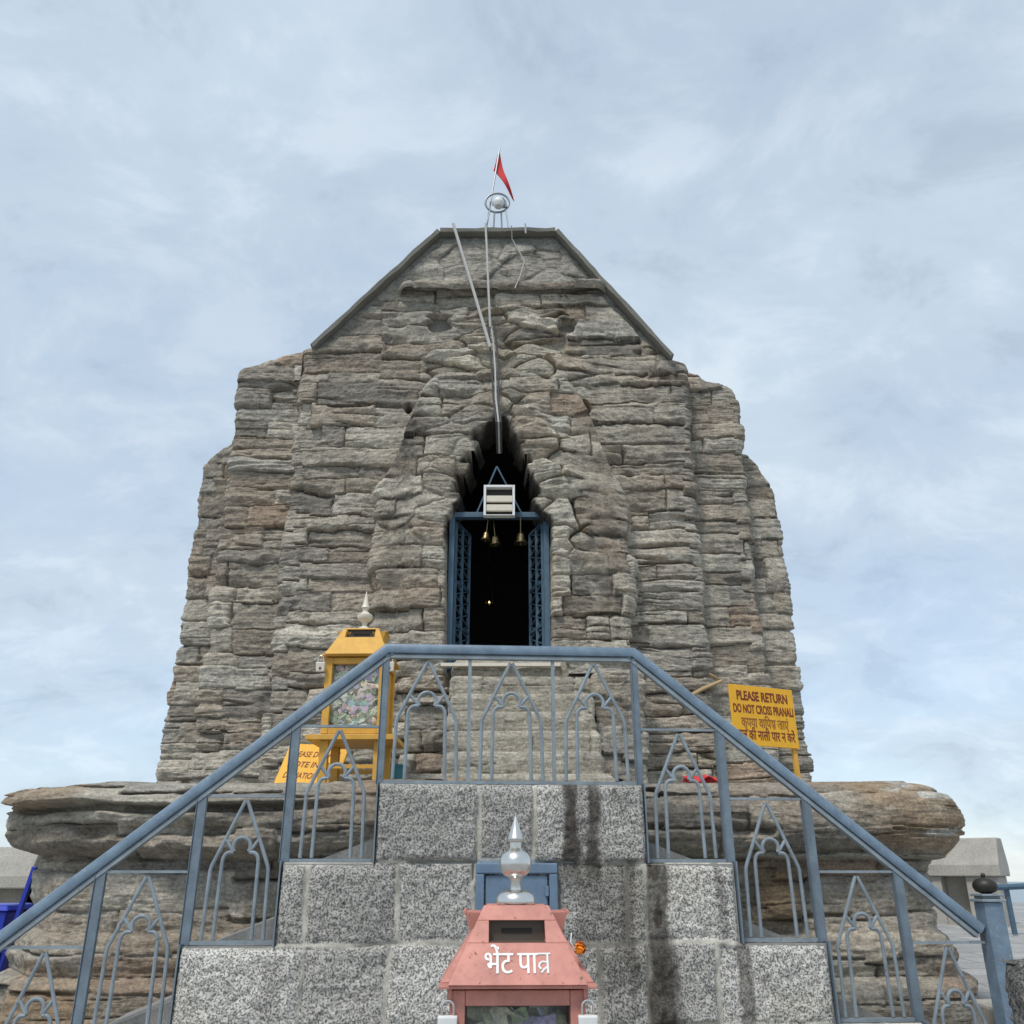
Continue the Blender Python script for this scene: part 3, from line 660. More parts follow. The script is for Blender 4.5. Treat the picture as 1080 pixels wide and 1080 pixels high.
c = base*(1-mort[..., None])+cm*mort[..., None]
def stain(c, m, col=(.045, .037, .030)): m = m[..., None]; return c*(1-m)+np.array(col)*m
wob = .03*fbm(X*2.2, Z*3, 114, 3)+.03*fbm(X*16, Z*7, 115, 3)
def streak(px, y, hw, zt, zb, st, soft=.5):
    cx = lx(px, y); return st*(1-sstep(hw*.7, hw*1.2, np.abs(X+wob-cx)))*(.78+.22*sstep(-.2, .2, fbm(X*22, Z*6, 119, 3)))*sstep(zb-.25, zb+.15, Z)*(1-sstep(zt, zt+.02, Z))
grey = (sstep(.05, .55, fbm(X*1.5, Z*.9, 116, 4))*sstep(.15, .6, X)*(1-sstep(1.0, 1.3, X)))*.55
c = stain(c, np.clip(grey*1.15, 0, .75), (.10, .094, .085))
for a in ((600, 866, .050, 2.2, 1.62, .90), (624, 866, .045, 2.2, 1.6, .85), (612, 866, .13, 2.2, 1.7, .35), (640, 945, .22, 1.66, .9, .50), (661, 945, .05, 1.66, 1.0, .5), (692, 960, .075, 1.70, .2, .96), (698, 1040, .11, 1.2, .0, .7), (760, 945, .03, 1.65, 1.25, .5), (784, 1020, .05, 1.17, .55, .72), (655, 1040, .16, 1.16, .3, .5), (585, 1040, .2, 1.2, .3, .3), (291, 1040, .07, 1.1, .75, .30)):
    sk = np.clip(streak(*a), 0, 1); c = stain(c, sk); pm = np.maximum(pm, sk*.62*(a[5] > .6))
smear = sstep(.0, .35, fbm(X*7, Z*7, 117, 3)+1.15-2.1*np.maximum(np.abs(X-lx(543, 950))/.50, np.abs(Z-1.42)/.52)); c = stain(c, smear*.75*(Z < 1.66), (.20, .265, .335))
smear2 = sstep(.15, .5, fbm(X*9, Z*9, 118, 3)+.5-np.hypot((X-lx(727, 925))/.13, (Z-1.55)/.11)); c = stain(c, smear2*.6, (.20, .27, .36))
TR = tread(X); e = TR-Z
for ed in EDG: e = np.where((np.abs(X) <= ed) & (TR > 0), np.minimum(e, np.where(np.abs(np.abs(X)-ed) < .2, ed-np.abs(X)+np.where(Z > tread(np.full_like(X, ed+.01)), 0, 9), 9)), e)
d = d-.05*np.exp(-np.clip(e, 0, 9)/.016)
P = np.stack([X, -d-.02, np.minimum(Z, TR+.004)], -1)
xc = (xs[:-1]+xs[1:])/2; zc = (zs[:-1]+zs[1:])/2; XC, ZC = np.meshgrid(xc, zc); keep = ZC < tread(XC)
grid_mesh('front_wall', P, c, M_GRAN, stair, keep, pm*.85)
mb = MB()                                       # body of the wall behind the rough face and its flat tops
prev = 0
for e, t in zip(EDG, TRD):
    for s in (-1, 1):
        a, b_ = sorted((s*prev, s*e)); mb.box(a+(.003 if s > 0 or prev else 0), b_-.003, -.006, .26, -.3, t-.004)
    prev = e
me_ = mb.build('wall_top', M_CEM, stair)
mb = MB(); prev = 0                             # cement treads between the wall and the plinth, falling outwards
for e, t in zip(EDG, TRD):
    for s in (-1, 1):
        z0, z1 = (t-.02, t-.02) if prev == 0 else (t+.17, t-.05)
        m_ = 6
        for q in range(m_):
            xa, xb = prev+(e-prev)*q/m_, prev+(e-prev)*(q+1)/m_; za, zb = z0+(z1-z0)*q/m_, z0+(z1-z0)*(q+1)/m_
            pa, pb = (s*xa, za), (s*xb, zb)
            if s < 0: pa, pb = pb, pa
            mb.hexa([(pa[0], .264, -.3), (pb[0], .264, -.3), (pb[0], 1.05, -.3), (pa[0], 1.05, -.3), (pa[0], .264, pa[1]), (pb[0], .264, pb[1]), (pb[0], 1.05, pb[1]+.03), (pa[0], 1.05, pa[1]+.03)])
    prev = e
mb.build('sloping_tread', M_CEM, stair)
# little blue door in the wall
hx0, hx1, hz1 = lx(501, 950), lx(587, 950), 1.645; hz0 = 1.10
mb = MB(); fw = .055
mb.box(hx0, hx1, -.085, -.03, hz1-fw-.01, hz1); mb.box(hx0, hx0+fw, -.085, -.03, hz0, hz1-fw-.012); mb.box(hx1-fw, hx1, -.085, -.03, hz0, hz1-fw-.012); mb.box(hx0+fw+.002, hx1-fw-.002, -.083, -.03, hz0, hz0+fw)
hf = mb.build('hatch_frame', M_HATCH, stair, bevel=.008)
mb = MB(); mb.box(hx0+fw+.01, hx1-fw-.01, -.066, -.03, hz0+fw+.01, hz1-fw-.022)
for z in (hz0+.16, hz1-.17): mb.box(hx1-fw-.028, hx1-fw-.004, -.088, -.06, z-.03, z+.03)
mb.build('hatch_door', M_HATCH, hf, bevel=.004)

# ================================================================== RAILING
rail = thing('stair_railing', 'blue grey steel railing with gothic arch panels following both stair flights', 'railing', (0, STY, 0), (0, 0, YAW))
RY = .06                                        # railing stands just behind the wall face
def rtop(ax): return 3.11-.812*max(0, ax-.905)
def run(ax): return 3.19 if ax is None else ax
def handrail(pts, nm='handrail'):
    m = MB(); prof_ = [(-.036, 0), (-.043, -.018), (-.043, -.045), (-.036, -.060), (.036, -.060), (.043, -.045), (.043, -.018), (.036, 0), (.02, .009), (-.02, .009)]
    pts = [Vector(p) for p in pts]; n_ = len(prof_)
    for i, p in enumerate(pts):
        d0 = (pts[i]-pts[i-1]).normalized() if i else None; d1 = (pts[i+1]-pts[i]).normalized() if i < len(pts)-1 else None
        d_ = ((d0 or d1)+(d1 or d0)).normalized(); k_ = 1/max(.5, d_.dot(d1 or d0)); up = Vector((-d_.z, 0, d_.x)); up = -up if up.z < 0 else up
        for (yy, zz) in prof_: m.v.append(tuple(p+Vector((0, yy, 0))+up*zz*k_))
    for i in range(len(pts)-1):
        for q in range(n_): m.f.append((i*n_+q, i*n_+(q+1) % n_, (i+1)*n_+(q+1) % n_, (i+1)*n_+q))
    m.f.append(tuple(range(n_))); m.f.append(tuple((len(pts)-1)*n_+q for q in reversed(range(n_))))
    return m
pl = [(-3.33, RY, rtop(3.33)), (-.905, RY, 3.11), (.905, RY, 3.11), (3.19, RY, rtop(3.19))]
hr = handrail(pl).build('handrail', M_RAIL, rail, smooth=True)
m = MB()
for a, b_ in zip(pl[:-1], pl[1:]):
    a, b_ = Vector(a), Vector(b_); d_ = (b_-a).normalized(); up = Vector((-d_.z, 0, d_.x)); up = -up if up.z < 0 else up
    m.bar(a-up*.083, b_-up*.083, .052, .022)
    m.bar(a-up*.066, b_-up*.066, .026, .014)
m.build('rail_flange', M_BAR, hr)
def post(x, z0, z1, wd=.055):
    m = MB(); m.box(x-wd/2, x+wd/2, RY-.02, RY+.02, z0, z1); m.box(x-wd/2-.006, x-wd/2-.0005, RY-.03, RY+.024, z0, z1-.01)
    return m.build('post', M_POST, rail, bevel=.003)
def arch_panel(x0, x1, z0, z1, hz=None, side=0):
    """pointed arch with a trefoil arch inside, on a flat bottom bar"""
    m = MB(); w_ = x1-x0; cx = (x0+x1)/2; H = z1-z0; r_ = .0125; Y = RY
    Q = lambda fx, fz: (cx+fx*w_, Y, z0+fz*H)
    for s in (-1, 1):
        m.tube([Q(s*.375, 0), Q(s*.36, .48), Q(s*.345, .515), Q(0.012*s, .985)], r_, 8)
        sh = [Q(s*.235, 0), Q(s*.225, .53)]
        for k in range(1, 6):
            a = k/5*PI/2; sh.append(Q(s*(.225-.075*(1-math.cos(a))), .53+.075*math.sin(a)))
        sh.append(Q(s*.098, .607))
        m.tube(sh, r_, 8); m.tube([Q(s*.215, .705), Q(s*.104, .612)], r_*.9, 8)
    arc = []
    for k in range(13):
        a = R(-32)+R(244)*k/12; arc.append(Q(.108*math.cos(a), .648+.108*w_/H*math.sin(a)))
    m.tube(arc, r_, 8)
    m.box(x0, x1, Y-.018, Y+.018, z0-.028, z0-.006)
    return m.build('arch_panel', M_BAR, rail, smooth=True)
# landing: three panels
wl = .60
for k in range(3): arch_panel(-.9+wl*k+.008, -.9+wl*(k+1)-.008, TRD[0]+.032, 3.005)
for x in (-.9, .9): post(x, TRD[0], 3.01, .045)
for x in (-.3, .3): 
    m = MB(); m.box(x-.012, x+.012, RY-.014, RY+.014, TRD[0]+.01, 3.015); m.build('post', M_BAR, rail)
mid = []
for s in (-1, 1):
    for i in range(1, 5):
        e0, e1 = EDG[i-1], (EDG[i] if i < 4 else 3.19); t = TRD[i]
        zt = rtop(e1)-.105
        if i < 4: post(s*e1, TRD[i], zt+.03, .058)
        a, b_ = sorted((s*(e0+.028), s*(e1-.03)))
        arch_panel(a, b_, t+.032, zt-.012)
        m = MB(); m.box(a-.02, b_+.02, RY-.016, RY+.016, zt-.004, zt+.012); m.build('top_bar', M_BAR, rail)
        m = MB(); x = s*(e0+.010); m.box(x-.005, x+.005, RY-.098, RY+.02, t, TRD[i-1]+.012 if i > 1 else TRD[0]+.012); m.build('edge_bar', M_POST, rail)
    # newel post with knob at the foot of the flight
    m = MB(); x = 3.262 if s > 0 else -3.40; m.box(x-.066, x+.066, RY-.066, RY+.066, TRD[4], 1.40); nw = m.build('newel_post', M_RAIL, rail, bevel=.006)
    m = MB(); m.box(x-.084, x+.084, RY-.084, RY+.084, 1.402, 1.420); m.box(x-.06, x+.06, RY-.06, RY+.06, 1.421, 1.436); m.box(x-.078, x+.078, RY-.078, RY+.078, 1.437, 1.452); m.build('newel_cap', M_BAR, nw, bevel=.004)
    m = MB(); m.lathe([(.03, 0), (.066, .014), (.080, .04), (.077, .066), (.055, .09), (.024, .10), (.013, .106), (.016, .118), (.008, .130)], (x, RY, 1.453)); m.build('knob', M_DARK, nw, smooth=True)

# ================================================================== DONATION BOXES
def text_mesh(body, size, mat, parent, M, name='lettering', bold=.0, width=None, extr=.0015, shear=0):
    cu = bpy.data.curves.new(name, 'FONT'); cu.body = body; cu.size = size; cu.offset = bold; cu.extrude = extr; cu.shear = shear; cu.align_x = 'CENTER'
    ob = bpy.data.objects.new('tmp', cu); COL.objects.link(ob); dg = bpy.context.evaluated_depsgraph_get(); dg.update()
    me = bpy.data.meshes.new_from_object(ob.evaluated_get(dg)); bpy.data.objects.remove(ob)
    if width:
        xs_ = [v.co.x for v in me.vertices]; k_ = width/(max(xs_)-min(xs_)); mx = (max(xs_)+min(xs_))/2
        for v in me.vertices: v.co.x = (v.co.x-mx)*k_
    me.materials.clear(); me.materials.append(mat); me.name = name
    o = bpy.data.objects.new(name, me); COL.objects.link(o); o.parent = parent; o.matrix_local = M; return o
def basis(o, ex, ez):
    ex = Vector(ex).normalized(); ez = Vector(ez).normalized(); en = ex.cross(ez)
    return Matrix(((ex.x, ez.x, en.x, o[0]), (ex.y, ez.y, en.y, o[1]), (ex.z, ez.z, en.z, o[2]), (0, 0, 0, 1)))

def donation_box(name, label, loc, rz, mat, W, bodyh, fin, legs, shelf):
    """cabinet with glass front, hopper roof with coin slots, finial; local z=0 at the eaves"""
    t = thing(name, label, 'donation box', loc, (0, 0, rz)); e = W/2; rh = .266*W/.565; bw = e*.86
    m = MB(); m.box(-e, e, -e, e, 0, .012)
    for s in (-1, 1): pass
    top = .40*e
    m.hexa([(-e*.985, -e*.985+.075, .0125), (e*.985, -e*.985+.075, .0125), (e*.985, e*.985, .0125), (-e*.985, e*.985, .0125), (-top, -top*.8+.055, rh), (top, -top*.8+.055, rh), (top, top*.8, rh), (-top, top*.8, rh)])
    # front chute plate as a frame round the recess
    zb, zt = .013, rh*1.0; yb, yt = -e*1.0, -top*.8-.012
    def F(fx, fz, dy=0):
        z = zb+(zt-zb)*fz; y = yb+(yt-yb)*fz; half = e*.88*(1-fz)+e*(.50 if shelf else .44)*fz; return (fx*half, y+dy-.012, z)
    ra, rb = (.64, .95) if shelf else (.51, .80)
    def Q(f4, th=.02): m.hexa([f4[0], f4[1], tuple(Vector(f4[1])+Vector((0, th, 0))), tuple(Vector(f4[0])+Vector((0, th, 0))), f4[3], f4[2], tuple(Vector(f4[2])+Vector((0, th, 0))), tuple(Vector(f4[3])+Vector((0, th, 0)))])
    wr = e*(.42 if shelf else .37)
    def G(x, fz): p = F(0, fz); return (x, p[1], p[2])
    Q([F(-1, 0), F(1, 0), F(1, ra), F(-1, ra)]); Q([F(-1, rb), F(1, rb), F(1, 1), F(-1, 1)])
    Q([F(-1, ra), G(-wr, ra), G(-wr, rb), F(-1, rb)]); Q([G(wr, ra), F(1, ra), F(1, rb), G(wr, rb)])
    roof = m.build('roof', mat, t, bevel=.003)
    zr0, zr1 = F(0, ra)[2], F(0, rb)[2]; m = MB()                        # recess with slot
    ybk = F(0, rb)[1]+.03; yf = F(0, ra)[1]
    m.box(-wr, wr, ybk, ybk+.006, zr0, zr1+.004); m.hexa([(-wr, yf+.012, zr0-.002), (wr, yf+.012, zr0-.002), (wr, ybk, zr0-.002), (-wr, ybk, zr0-.002), (-wr, yf+.012, zr0+.004), (wr, yf+.012, zr0+.004), (wr, ybk, zr0+.004), (-wr, ybk, zr0+.004)])
    rec = m.build('coin_recess', M_SLOT, roof); m = MB(); m.box(-wr*.55, wr*.55, ybk-.004, ybk+.001, (zr0+zr1)/2-.007, (zr0+zr1)/2+.009); m.build('coin_slot', M_INSHADE, rec)  # slot opening is a flat strip with its shade put into the colour
    for s in (-1, 1):                                                    # flaring hoppers on both sides
        m = MB(); xo, xi = s*e*.70, s*e*.45; zh = rh*.90
        pts_ = [(s*e*.46, -e*.30, rh*.42), (s*e*.56, -e*.30, rh*.42), (s*e*.56, e*.30, rh*.42), (s*e*.46, e*.30, rh*.42), (s*e*.30, -e*.34, zh), (xo, -e*.34, zh+.004), (xo, e*.34, zh+.004), (s*e*.30, e*.34, zh)]
        if s < 0: pts_ = [pts_[i] for i in (1, 0, 3, 2, 5, 4, 7, 6)]
        m.hexa(pts_); m.bar((xo, -e*.35, zh+.002), (xo, e*.35, zh+.002), .012, .014); m.build('side_hopper', mat, t, bevel=.002)
    # cabinet
    m = MB(); fwd = .055*W/.565
    for sx in (-1, 1):
        for sy in (-1, 1):
            x, y = sx*(bw-fwd/2), sy*(bw-fwd/2); m.box(x-fwd/2, x+fwd/2, y-fwd/2, y+fwd/2, -bodyh, -.008)
    for z in (-.008-fwd*.9, -bodyh):
        for s in (-1, 1):
            m.box(-bw+fwd+.001, bw-fwd-.001, s*(bw-fwd/2)-fwd/2+.003, s*(bw-fwd/2)+fwd/2-.003, z, z+fwd*.9); m.box(s*(bw-fwd/2)-fwd/2+.003, s*(bw-fwd/2)+fwd/2-.003, -bw+fwd+.001, bw-fwd-.001, z, z+fwd*.9)
    m.box(-bw+.004, bw-.004, -bw+.004, bw-.004, -bodyh-.012, -bodyh-.001)
    m.build('cabinet', mat, t, bevel=.003)
    m = MB(); a = bw-fwd; m.box(-a, a, -bw+fwd*.45, -bw+fwd*.45+.004, -bodyh+fwd*.9, -.01-fwd*.9); m.build('glass_pane', M_GLASS, t)
    m = MB()
    for s in (-1, 1): m.box(s*(bw-fwd/2)-.002, s*(bw-fwd/2)+.002, -a, a, -bodyh+fwd, -.01-fwd)
    m.box(-a, a, bw-fwd/2-.002, bw-fwd/2+.002, -bodyh+fwd, -.01-fwd); m.build('side_panel', mat, t)
    if shelf: m = MB(); m.box(-e*1.22, e*1.22, -e*1.05, e*1.05, -bodyh-.055, -bodyh-.013); m.build('shelf', mat, t, bevel=.003)
    zl = -bodyh-(.056 if shelf else .013)
    for sx in (-1, 1):
        for sy in (-1, 1):
            x, y = sx*bw*.86, sy*bw*.86; m = MB(); m.box(x-.035, x+.035, y-.035, y+.035, -legs, zl); m.build('leg', mat, t)
    for sy in (-1, 1):
        m = MB(); m.box(-bw*.86+.036, bw*.86-.036, sy*bw*.86-.012, sy*bw*.86+.012, (-legs+zl)/2-.02, (-legs+zl)/2+.012); m.build('cross_bar', mat, t)
    return t, rh, F, bw
pk = at(543, 1043, 3.60); PKZ = pk.z
box1, rh1, F1, bw1 = donation_box('donation_box', 'faded red metal donation box with white lettering in front of the granite wall', (pk.x+.004, 3.60+.28, PKZ), R(1.5), M_PINK, .575, .50, None, PKZ, False)
m = MB(); m.lathe([(.078, 0), (.080, .010), (.078, .022), (.072, .034), (.062, .044), (.048, .051), (.022, .055), (.020, .085), (.026, .098), (.044, .106), (.056, .118), (.063, .134), (.066, .152), (.063, .170), (.055, .187), (.042, .198), (.03, .205), (.024, .212), (.024, .232), (.034, .236), (.037, .246), (.031, .252), (.016, .295), (.002, .338)], (0, -.01, rh1), 32)
m.build('finial', M_STEEL, box1, smooth=True)
# hand painted words on the sloping front
a, b_ = Vector(F1(0, .0)), Vector(F1(0, 1)); ez = (b_-a).normalized(); nrm = Vector((1, 0, 0)).cross(ez)
def fpos(x, f): p = a.lerp(b_, f); return Vector((x, p.y, p.z))+nrm*.0015
for ddx, dn in ((0, 0), (.0011, .0004), (.0022, .0008)):
    text_mesh('भेंट', .124, M_WTXT, box1, basis(fpos(-.070+ddx, .135)+nrm*dn, (1, 0, 0), ez), 'lettering', 0, .104)
    text_mesh('पा', .124, M_WTXT, box1, basis(fpos(.036+ddx, .135)+nrm*dn, (1, 0, 0), ez), 'lettering', 0, .074)
m = MB(); s0 = .0745
def st(pts): m.tube([fpos(.072+x*s0*.72, .135+z*s0/(b_-a).length) for x, z in pts], 0.0047, 6)
st([(0, 1.0), (.92, 1.0)]); st([(.72, 1.0), (.72, 0)]); st([(.70, .56), (.38, .60), (.16, .50), (.12, .34), (.26, .22)]); st([(.70, .34), (.44, .20), (.26, .02)])
m.build('lettering', M_WTXT, box1)
def padlock(label, loc, rz, sc=1.0, mat=M_WHITE, grp=None):
    t = thing('padlock', label, 'padlock', loc, (R(4), 0, rz), grp)
    m = MB(); m.hexa([(-.032*sc, -.013*sc, -.125*sc), (.032*sc, -.013*sc, -.125*sc), (.032*sc, .013*sc, -.125*sc), (-.032*sc, .013*sc, -.125*sc), (-.036*sc, -.015*sc, -.052*sc), (.036*sc, -.015*sc, -.052*sc), (.036*sc, .015*sc, -.052*sc), (-.036*sc, .015*sc, -.052*sc)])
    m.build('lock_body', mat, t, bevel=.006*sc)
    m = MB(); pts_ = [(-.021*sc, 0, -.052*sc), (-.021*sc, 0, -.025*sc)]+[(.021*sc*math.cos(PI-k*PI/8), 0, -.025*sc+.021*sc*math.sin(k*PI/8)) for k in range(1, 9)]+[(.021*sc, 0, -.052*sc)]
    m.tube(pts_, .0045*sc, 8); m.build('shackle', M_STEEL, t, smooth=True)
    m = MB(); m.box(-.008*sc, .008*sc, -.017*sc, -.0145*sc, -.108*sc, -.09*sc); m.build('key_plate', M_SLOT, t); return t
hk = []
for s in (-1, 1):
    m = MB(); m.box(s*.248-.008, s*.248+.008, -.262, -.250, -.045, -.001); m.build('hasp', M_PINK, box1)
def bxp(t, p): return Matrix.Translation(t.location) @ t.rotation_euler.to_matrix().to_4x4() @ Vector(p)
for s, lb in ((-1, 'whitish padlock hanging at the left eave of the red donation box'), (1, 'whitish padlock hanging at the right eave of the red donation box')):
    padlock(lb, bxp(box1, (s*.252, -.266, -.034)), R(1.5))
# currency heap behind the glass: nobody could count it
def notes_heap(name, label, base, w_, d_, h_, n_, pal, size, seed):
    rg = random.Random(seed); m = MB(); cols = []
    for i in range(n_):
        cx, cy, cz = rg.uniform(-w_, w_), rg.uniform(-d_, -d_*.55), rg.uniform(0, h_); a = rg.uniform(-1.2, 1.2); tl = rg.uniform(-.4, .5)
        ux = Vector((math.cos(a), rg.uniform(-.35, .35), math.sin(a))).normalized(); uz = Vector((-math.sin(a), math.sin(tl), math.cos(a))).normalized(); nn_ = ux.cross(uz)
        L_, H_ = size*rg.uniform(.7, 1.2), size*.5*rg.uniform(.7, 1.1); ph, am = rg.uniform(0, 6), rg.uniform(.08, .22)*size; b0 = len(m.v); kx, kz = 6, 4
        for q in range(kz+1):
            for p in range(kx+1):
                fx, fz = p/kx-.5, q/kz-.5; pt = Vector((cx, cy, cz))+ux*fx*L_+uz*fz*H_+nn_*(am*math.sin(fx*5+ph)+am*.6*math.sin(fz*6+ph*2))
                pt.x = max(-w_, min(w_, pt.x)); pt.z = max(.004, min(h_, pt.z)); pt.y = max(-d_, pt.y); m.v.append(tuple(pt)); cols.append(0)
        for q in range(kz):
            for p in range(kx): m.f.append((b0+q*(kx+1)+p, b0+q*(kx+1)+p+1, b0+(q+1)*(kx+1)+p+1, b0+(q+1)*(kx+1)+p))
    # a lumpy core so that no gap shows the back
    m.box(-w_, w_, -d_*.5, d_*.6, 0.002, h_*.98)
    me = bpy.data.meshes.new(name); me.from_pydata(m.v, [], m.f); me.update()
    nfn = 24; cc = np.zeros((len(m.f), 4), np.float32)
    for i in range(n_): cc[i*nfn:(i+1)*nfn] = c4(rg.choice(pal))
    cc[n_*nfn:] = c4((.2, .2, .16)); at_ = me.attributes.new('stone_color', 'FLOAT_COLOR', 'FACE'); at_.data.foreach_set('color', cc.reshape(-1))
    me.polygons.foreach_set('use_smooth', [True]*len(me.polygons)); me.materials.append(M_NOTE)
    o = bpy.data.objects.new(name, me); COL.objects.link(o); return tag(o, label, 'banknotes', kind='stuff')
def note_mat():
    m, t, NN, LL, p = nodes('printed_paper'); at_ = NN('ShaderNodeAttribute'); at_.attribute_name = 'stone_color'; tc = NN('ShaderNodeTexCoord')
    n1 = noise_node(t, tc.outputs['Object'], 60, 4, .6); LL(mixc(t, 1.0, at_.outputs['Color'], ramp_node(t, n1, [(.35, g(.62)), (.6, g(1.12))]), 'MULTIPLY'), p.inputs['Base Color']); p.inputs['Roughness'].default_value = .75; return m
M_NOTE = note_mat()
nh = notes_heap('banknotes', 'folded green and mauve banknotes behind the glass of the red donation box', 0, .185, .185, .40, 70, [(.22, .30, .16), (.30, .34, .20), (.25, .22, .36), (.42, .55, .66), (.40, .40, .30), (.15, .2, .12)], .13, 3)
nh.location = bxp(box1, (0, 0, -.47)); nh.rotation_euler = (0, 0, R(1.5))
# marigold hanging at the right of the red box
mg = thing('marigold', 'orange marigold bloom hanging on the right roof edge of the red box', 'flower', bxp(box1, (.235, -.20, .128)))
m = MB(); rg = random.Random(4)
for i in range(70):
    a, h = rg.uniform(0, 2*PI), rg.uniform(-1, 1); q = math.sqrt(1-h*h); dd = Vector((q*math.cos(a), q*math.sin(a), h)); p = dd*.017; s_ = dd.cross(Vector((.3, .2, 1))).normalized()*.007; u_ = dd.cross(s_).normalized()*.007
    m.add([p-s_-u_*.4, p+s_-u_*.4, p+s_*.8+dd*.007+u_, p-s_*.8+dd*.007+u_], [(0, 1, 2, 3)])
m.lathe([(.004, -.017), (.013, -.010), (.017, 0), (.013, .010), (.004, .017)], (0, 0, 0), 12); m.build('bloom', M_ORANGE, mg)
m = MB(); m.tube([(-.03, 0, .05), (-.034, -.012, .02), (-.02, -.010, -.005), (-.006, 0, .01)], .0022, 6); m.build('thread', M_WHITE, mg)

yk = at(377, 691, 7.62)
box2, rh2, F2, bw2 = donation_box('donation_box', 'yellow metal donation box full of notes on the plinth behind the railing', (yk.x-.01, 7.62+.32, yk.z), R(-1), M_YEL, .625, .665, None, yk.z-PZ, True)
m = MB(); kf = .63/.575
m.lathe([(r_*kf*1.05, z*kf*1.02) for r_, z in [(.058, 0), (.058, .014), (.040, .028), (.018, .045), (.018, .072), (.05, .09), (.062, .115), (.062, .135), (.034, .155), (.02, .170), (.026, .195), (.036, .200), (.022, .235), (.014, .285), (.002, .345)]], (0, 0, rh2), 24)
m.build('finial', M_CREAM, box2, smooth=True)
for s, lb in ((-1, 'whitish padlock hanging at the left eave of the yellow donation box'), (1, 'whitish padlock hanging at the right eave of the yellow donation box')):
    padlock(lb, bxp(box2, (s*.302, -.32, .0)), R(-2), 1.15, M_CREAM)
nh = notes_heap('banknotes', 'crumpled pale green and mauve banknotes filling the yellow donation box', 0, .21, .212, .60, 380, [(.50, .60, .42), (.60, .66, .50), (.58, .46, .55), (.78, .70, .50), (.36, .58, .52), (.75, .56, .46), (.45, .52, .32), (.46, .44, .68), (.28, .34, .22), (.70, .70, .62)], .115, 9)
nh.location = bxp(box2, (0, 0, -.655)); nh.rotation_euler = (0, 0, R(-2))

# ================================================================== SIGNS
def board(name, label, tl, tr, bl, th=.02):
    """flat board from three corners; origin at bottom left"""
    tl, tr, bl = Vector(tl), Vector(tr), Vector(bl); ex = (tr-tl); ez = (tl-bl); t = thing(name, label, 'sign'); t.matrix_world = basis(bl, ex, ez)
    W_, H_ = ex.length, ez.length; m = MB(); m.box(0, W_, 0, H_, -th, 0); m.build('board', M_YEL2, t, bevel=.003); return t, W_, H_
def flat(x, y, z=.001): return Matrix.Translation((x, y, z))
tl, tr = at(769, 721, 8.55), at(835, 727.5, 8.86); bl = at(778, 782, 8.55); bl = Vector((tl.x, tl.y-.02, tl.z-.575))
sg, W_, H_ = board('warning_sign', 'yellow warning sign with dark red English and Hindi lettering standing right of the stairs', tl, tr, bl)
for txt, fy, sz, wd, mat, bd in (('PLEASE RETURN', .75, .125, .80, M_TXT, .004), ('DO NOT CROSS PRANALI', .535, .115, .94, M_TXT, .003), ('कृपया वापिस जाएं'.replace('पिस', 'िपस'), .305, .13, .74, M_TXTO, .002), ('जल की नाली पार न करें', .10, .13, .90, M_TXT, .002)):
    text_mesh(txt, sz, mat, sg, flat(W_*(.5 if mat is not M_TXTO else .5), H_*fy), 'lettering', bd, W_*wd)
ztop_l = (sg.matrix_world.translation.z-PZ)
for x in (W_*.95,):
    m = MB(); m.box(x-.022, x+.022, -ztop_l+.005, H_*.9, -.055, -.021); m.build('leg', M_YEL, sg)
b0, b1 = at(284, 823, 8.15), at(362, 818, 8.15); b0.z = PZ+.03; b1.z = PZ+.03
t0, t1 = b0+Vector((.16, .34, .46)), b1+Vector((.08, .34, .46))
s2, W2, H2 = board('notice_board', 'yellow notice board leaning on its back under the yellow donation box', t0, t1, b0)
s2.matrix_world = basis(b0+Vector((.0, .05, 0)), b1-b0, Vector((.12, .34, .46)))
for txt, fy in (('PLEASE DONATE', .73), ('NOTE IN THE', .52), ('DONATION BOX', .30), ('EVERY ONE', .08)):
    text_mesh(txt, .095, M_TXT, s2, flat(W2*.5, H2*fy), 'lettering', .001, W2*(.80 if len(txt) > 10 else .66), shear=.2)

# ================================================================== THINGS AT THE DOOR
# white framed fitting with two slats above the lintel
a, b_ = at(510, 545, 10.18), at(543, 513, 10.18)
fx = thing('slatted_lamp', 'small white framed fitting with two cream slats above the door lintel', 'lamp', ((a.x+b_.x)/2, 10.18, a.z)); hw = (b_.x-a.x)/2; hh = b_.z-a.z
m = MB(); m.box(-hw, -hw+.03, -.05, .05, 0, hh); m.box(hw-.03, hw, -.05, .05, 0, hh); m.box(-hw+.031, hw-.031, -.05, .05, hh-.03, hh); m.box(-hw+.031, hw-.031, -.05, .05, 0, .012); m.build('frame', M_WHITE, fx, bevel=.004)
m = MB(); m.box(-hw+.031, hw-.031, .035, .045, .013, hh-.031); m.build('back_plate', M_DARK, fx)
for z in (.07, .19): m = MB(); m.box(-hw+.032, hw-.032, -.03, .02, z, z+.085); m.build('slat', M_CREAM, fx, bevel=.006)
for x in (-hw+.05, hw-.07):
    m = MB(); m.box(x, x+.02, .046, .20, .03, .06); m.build('bracket', M_DARK, fx)
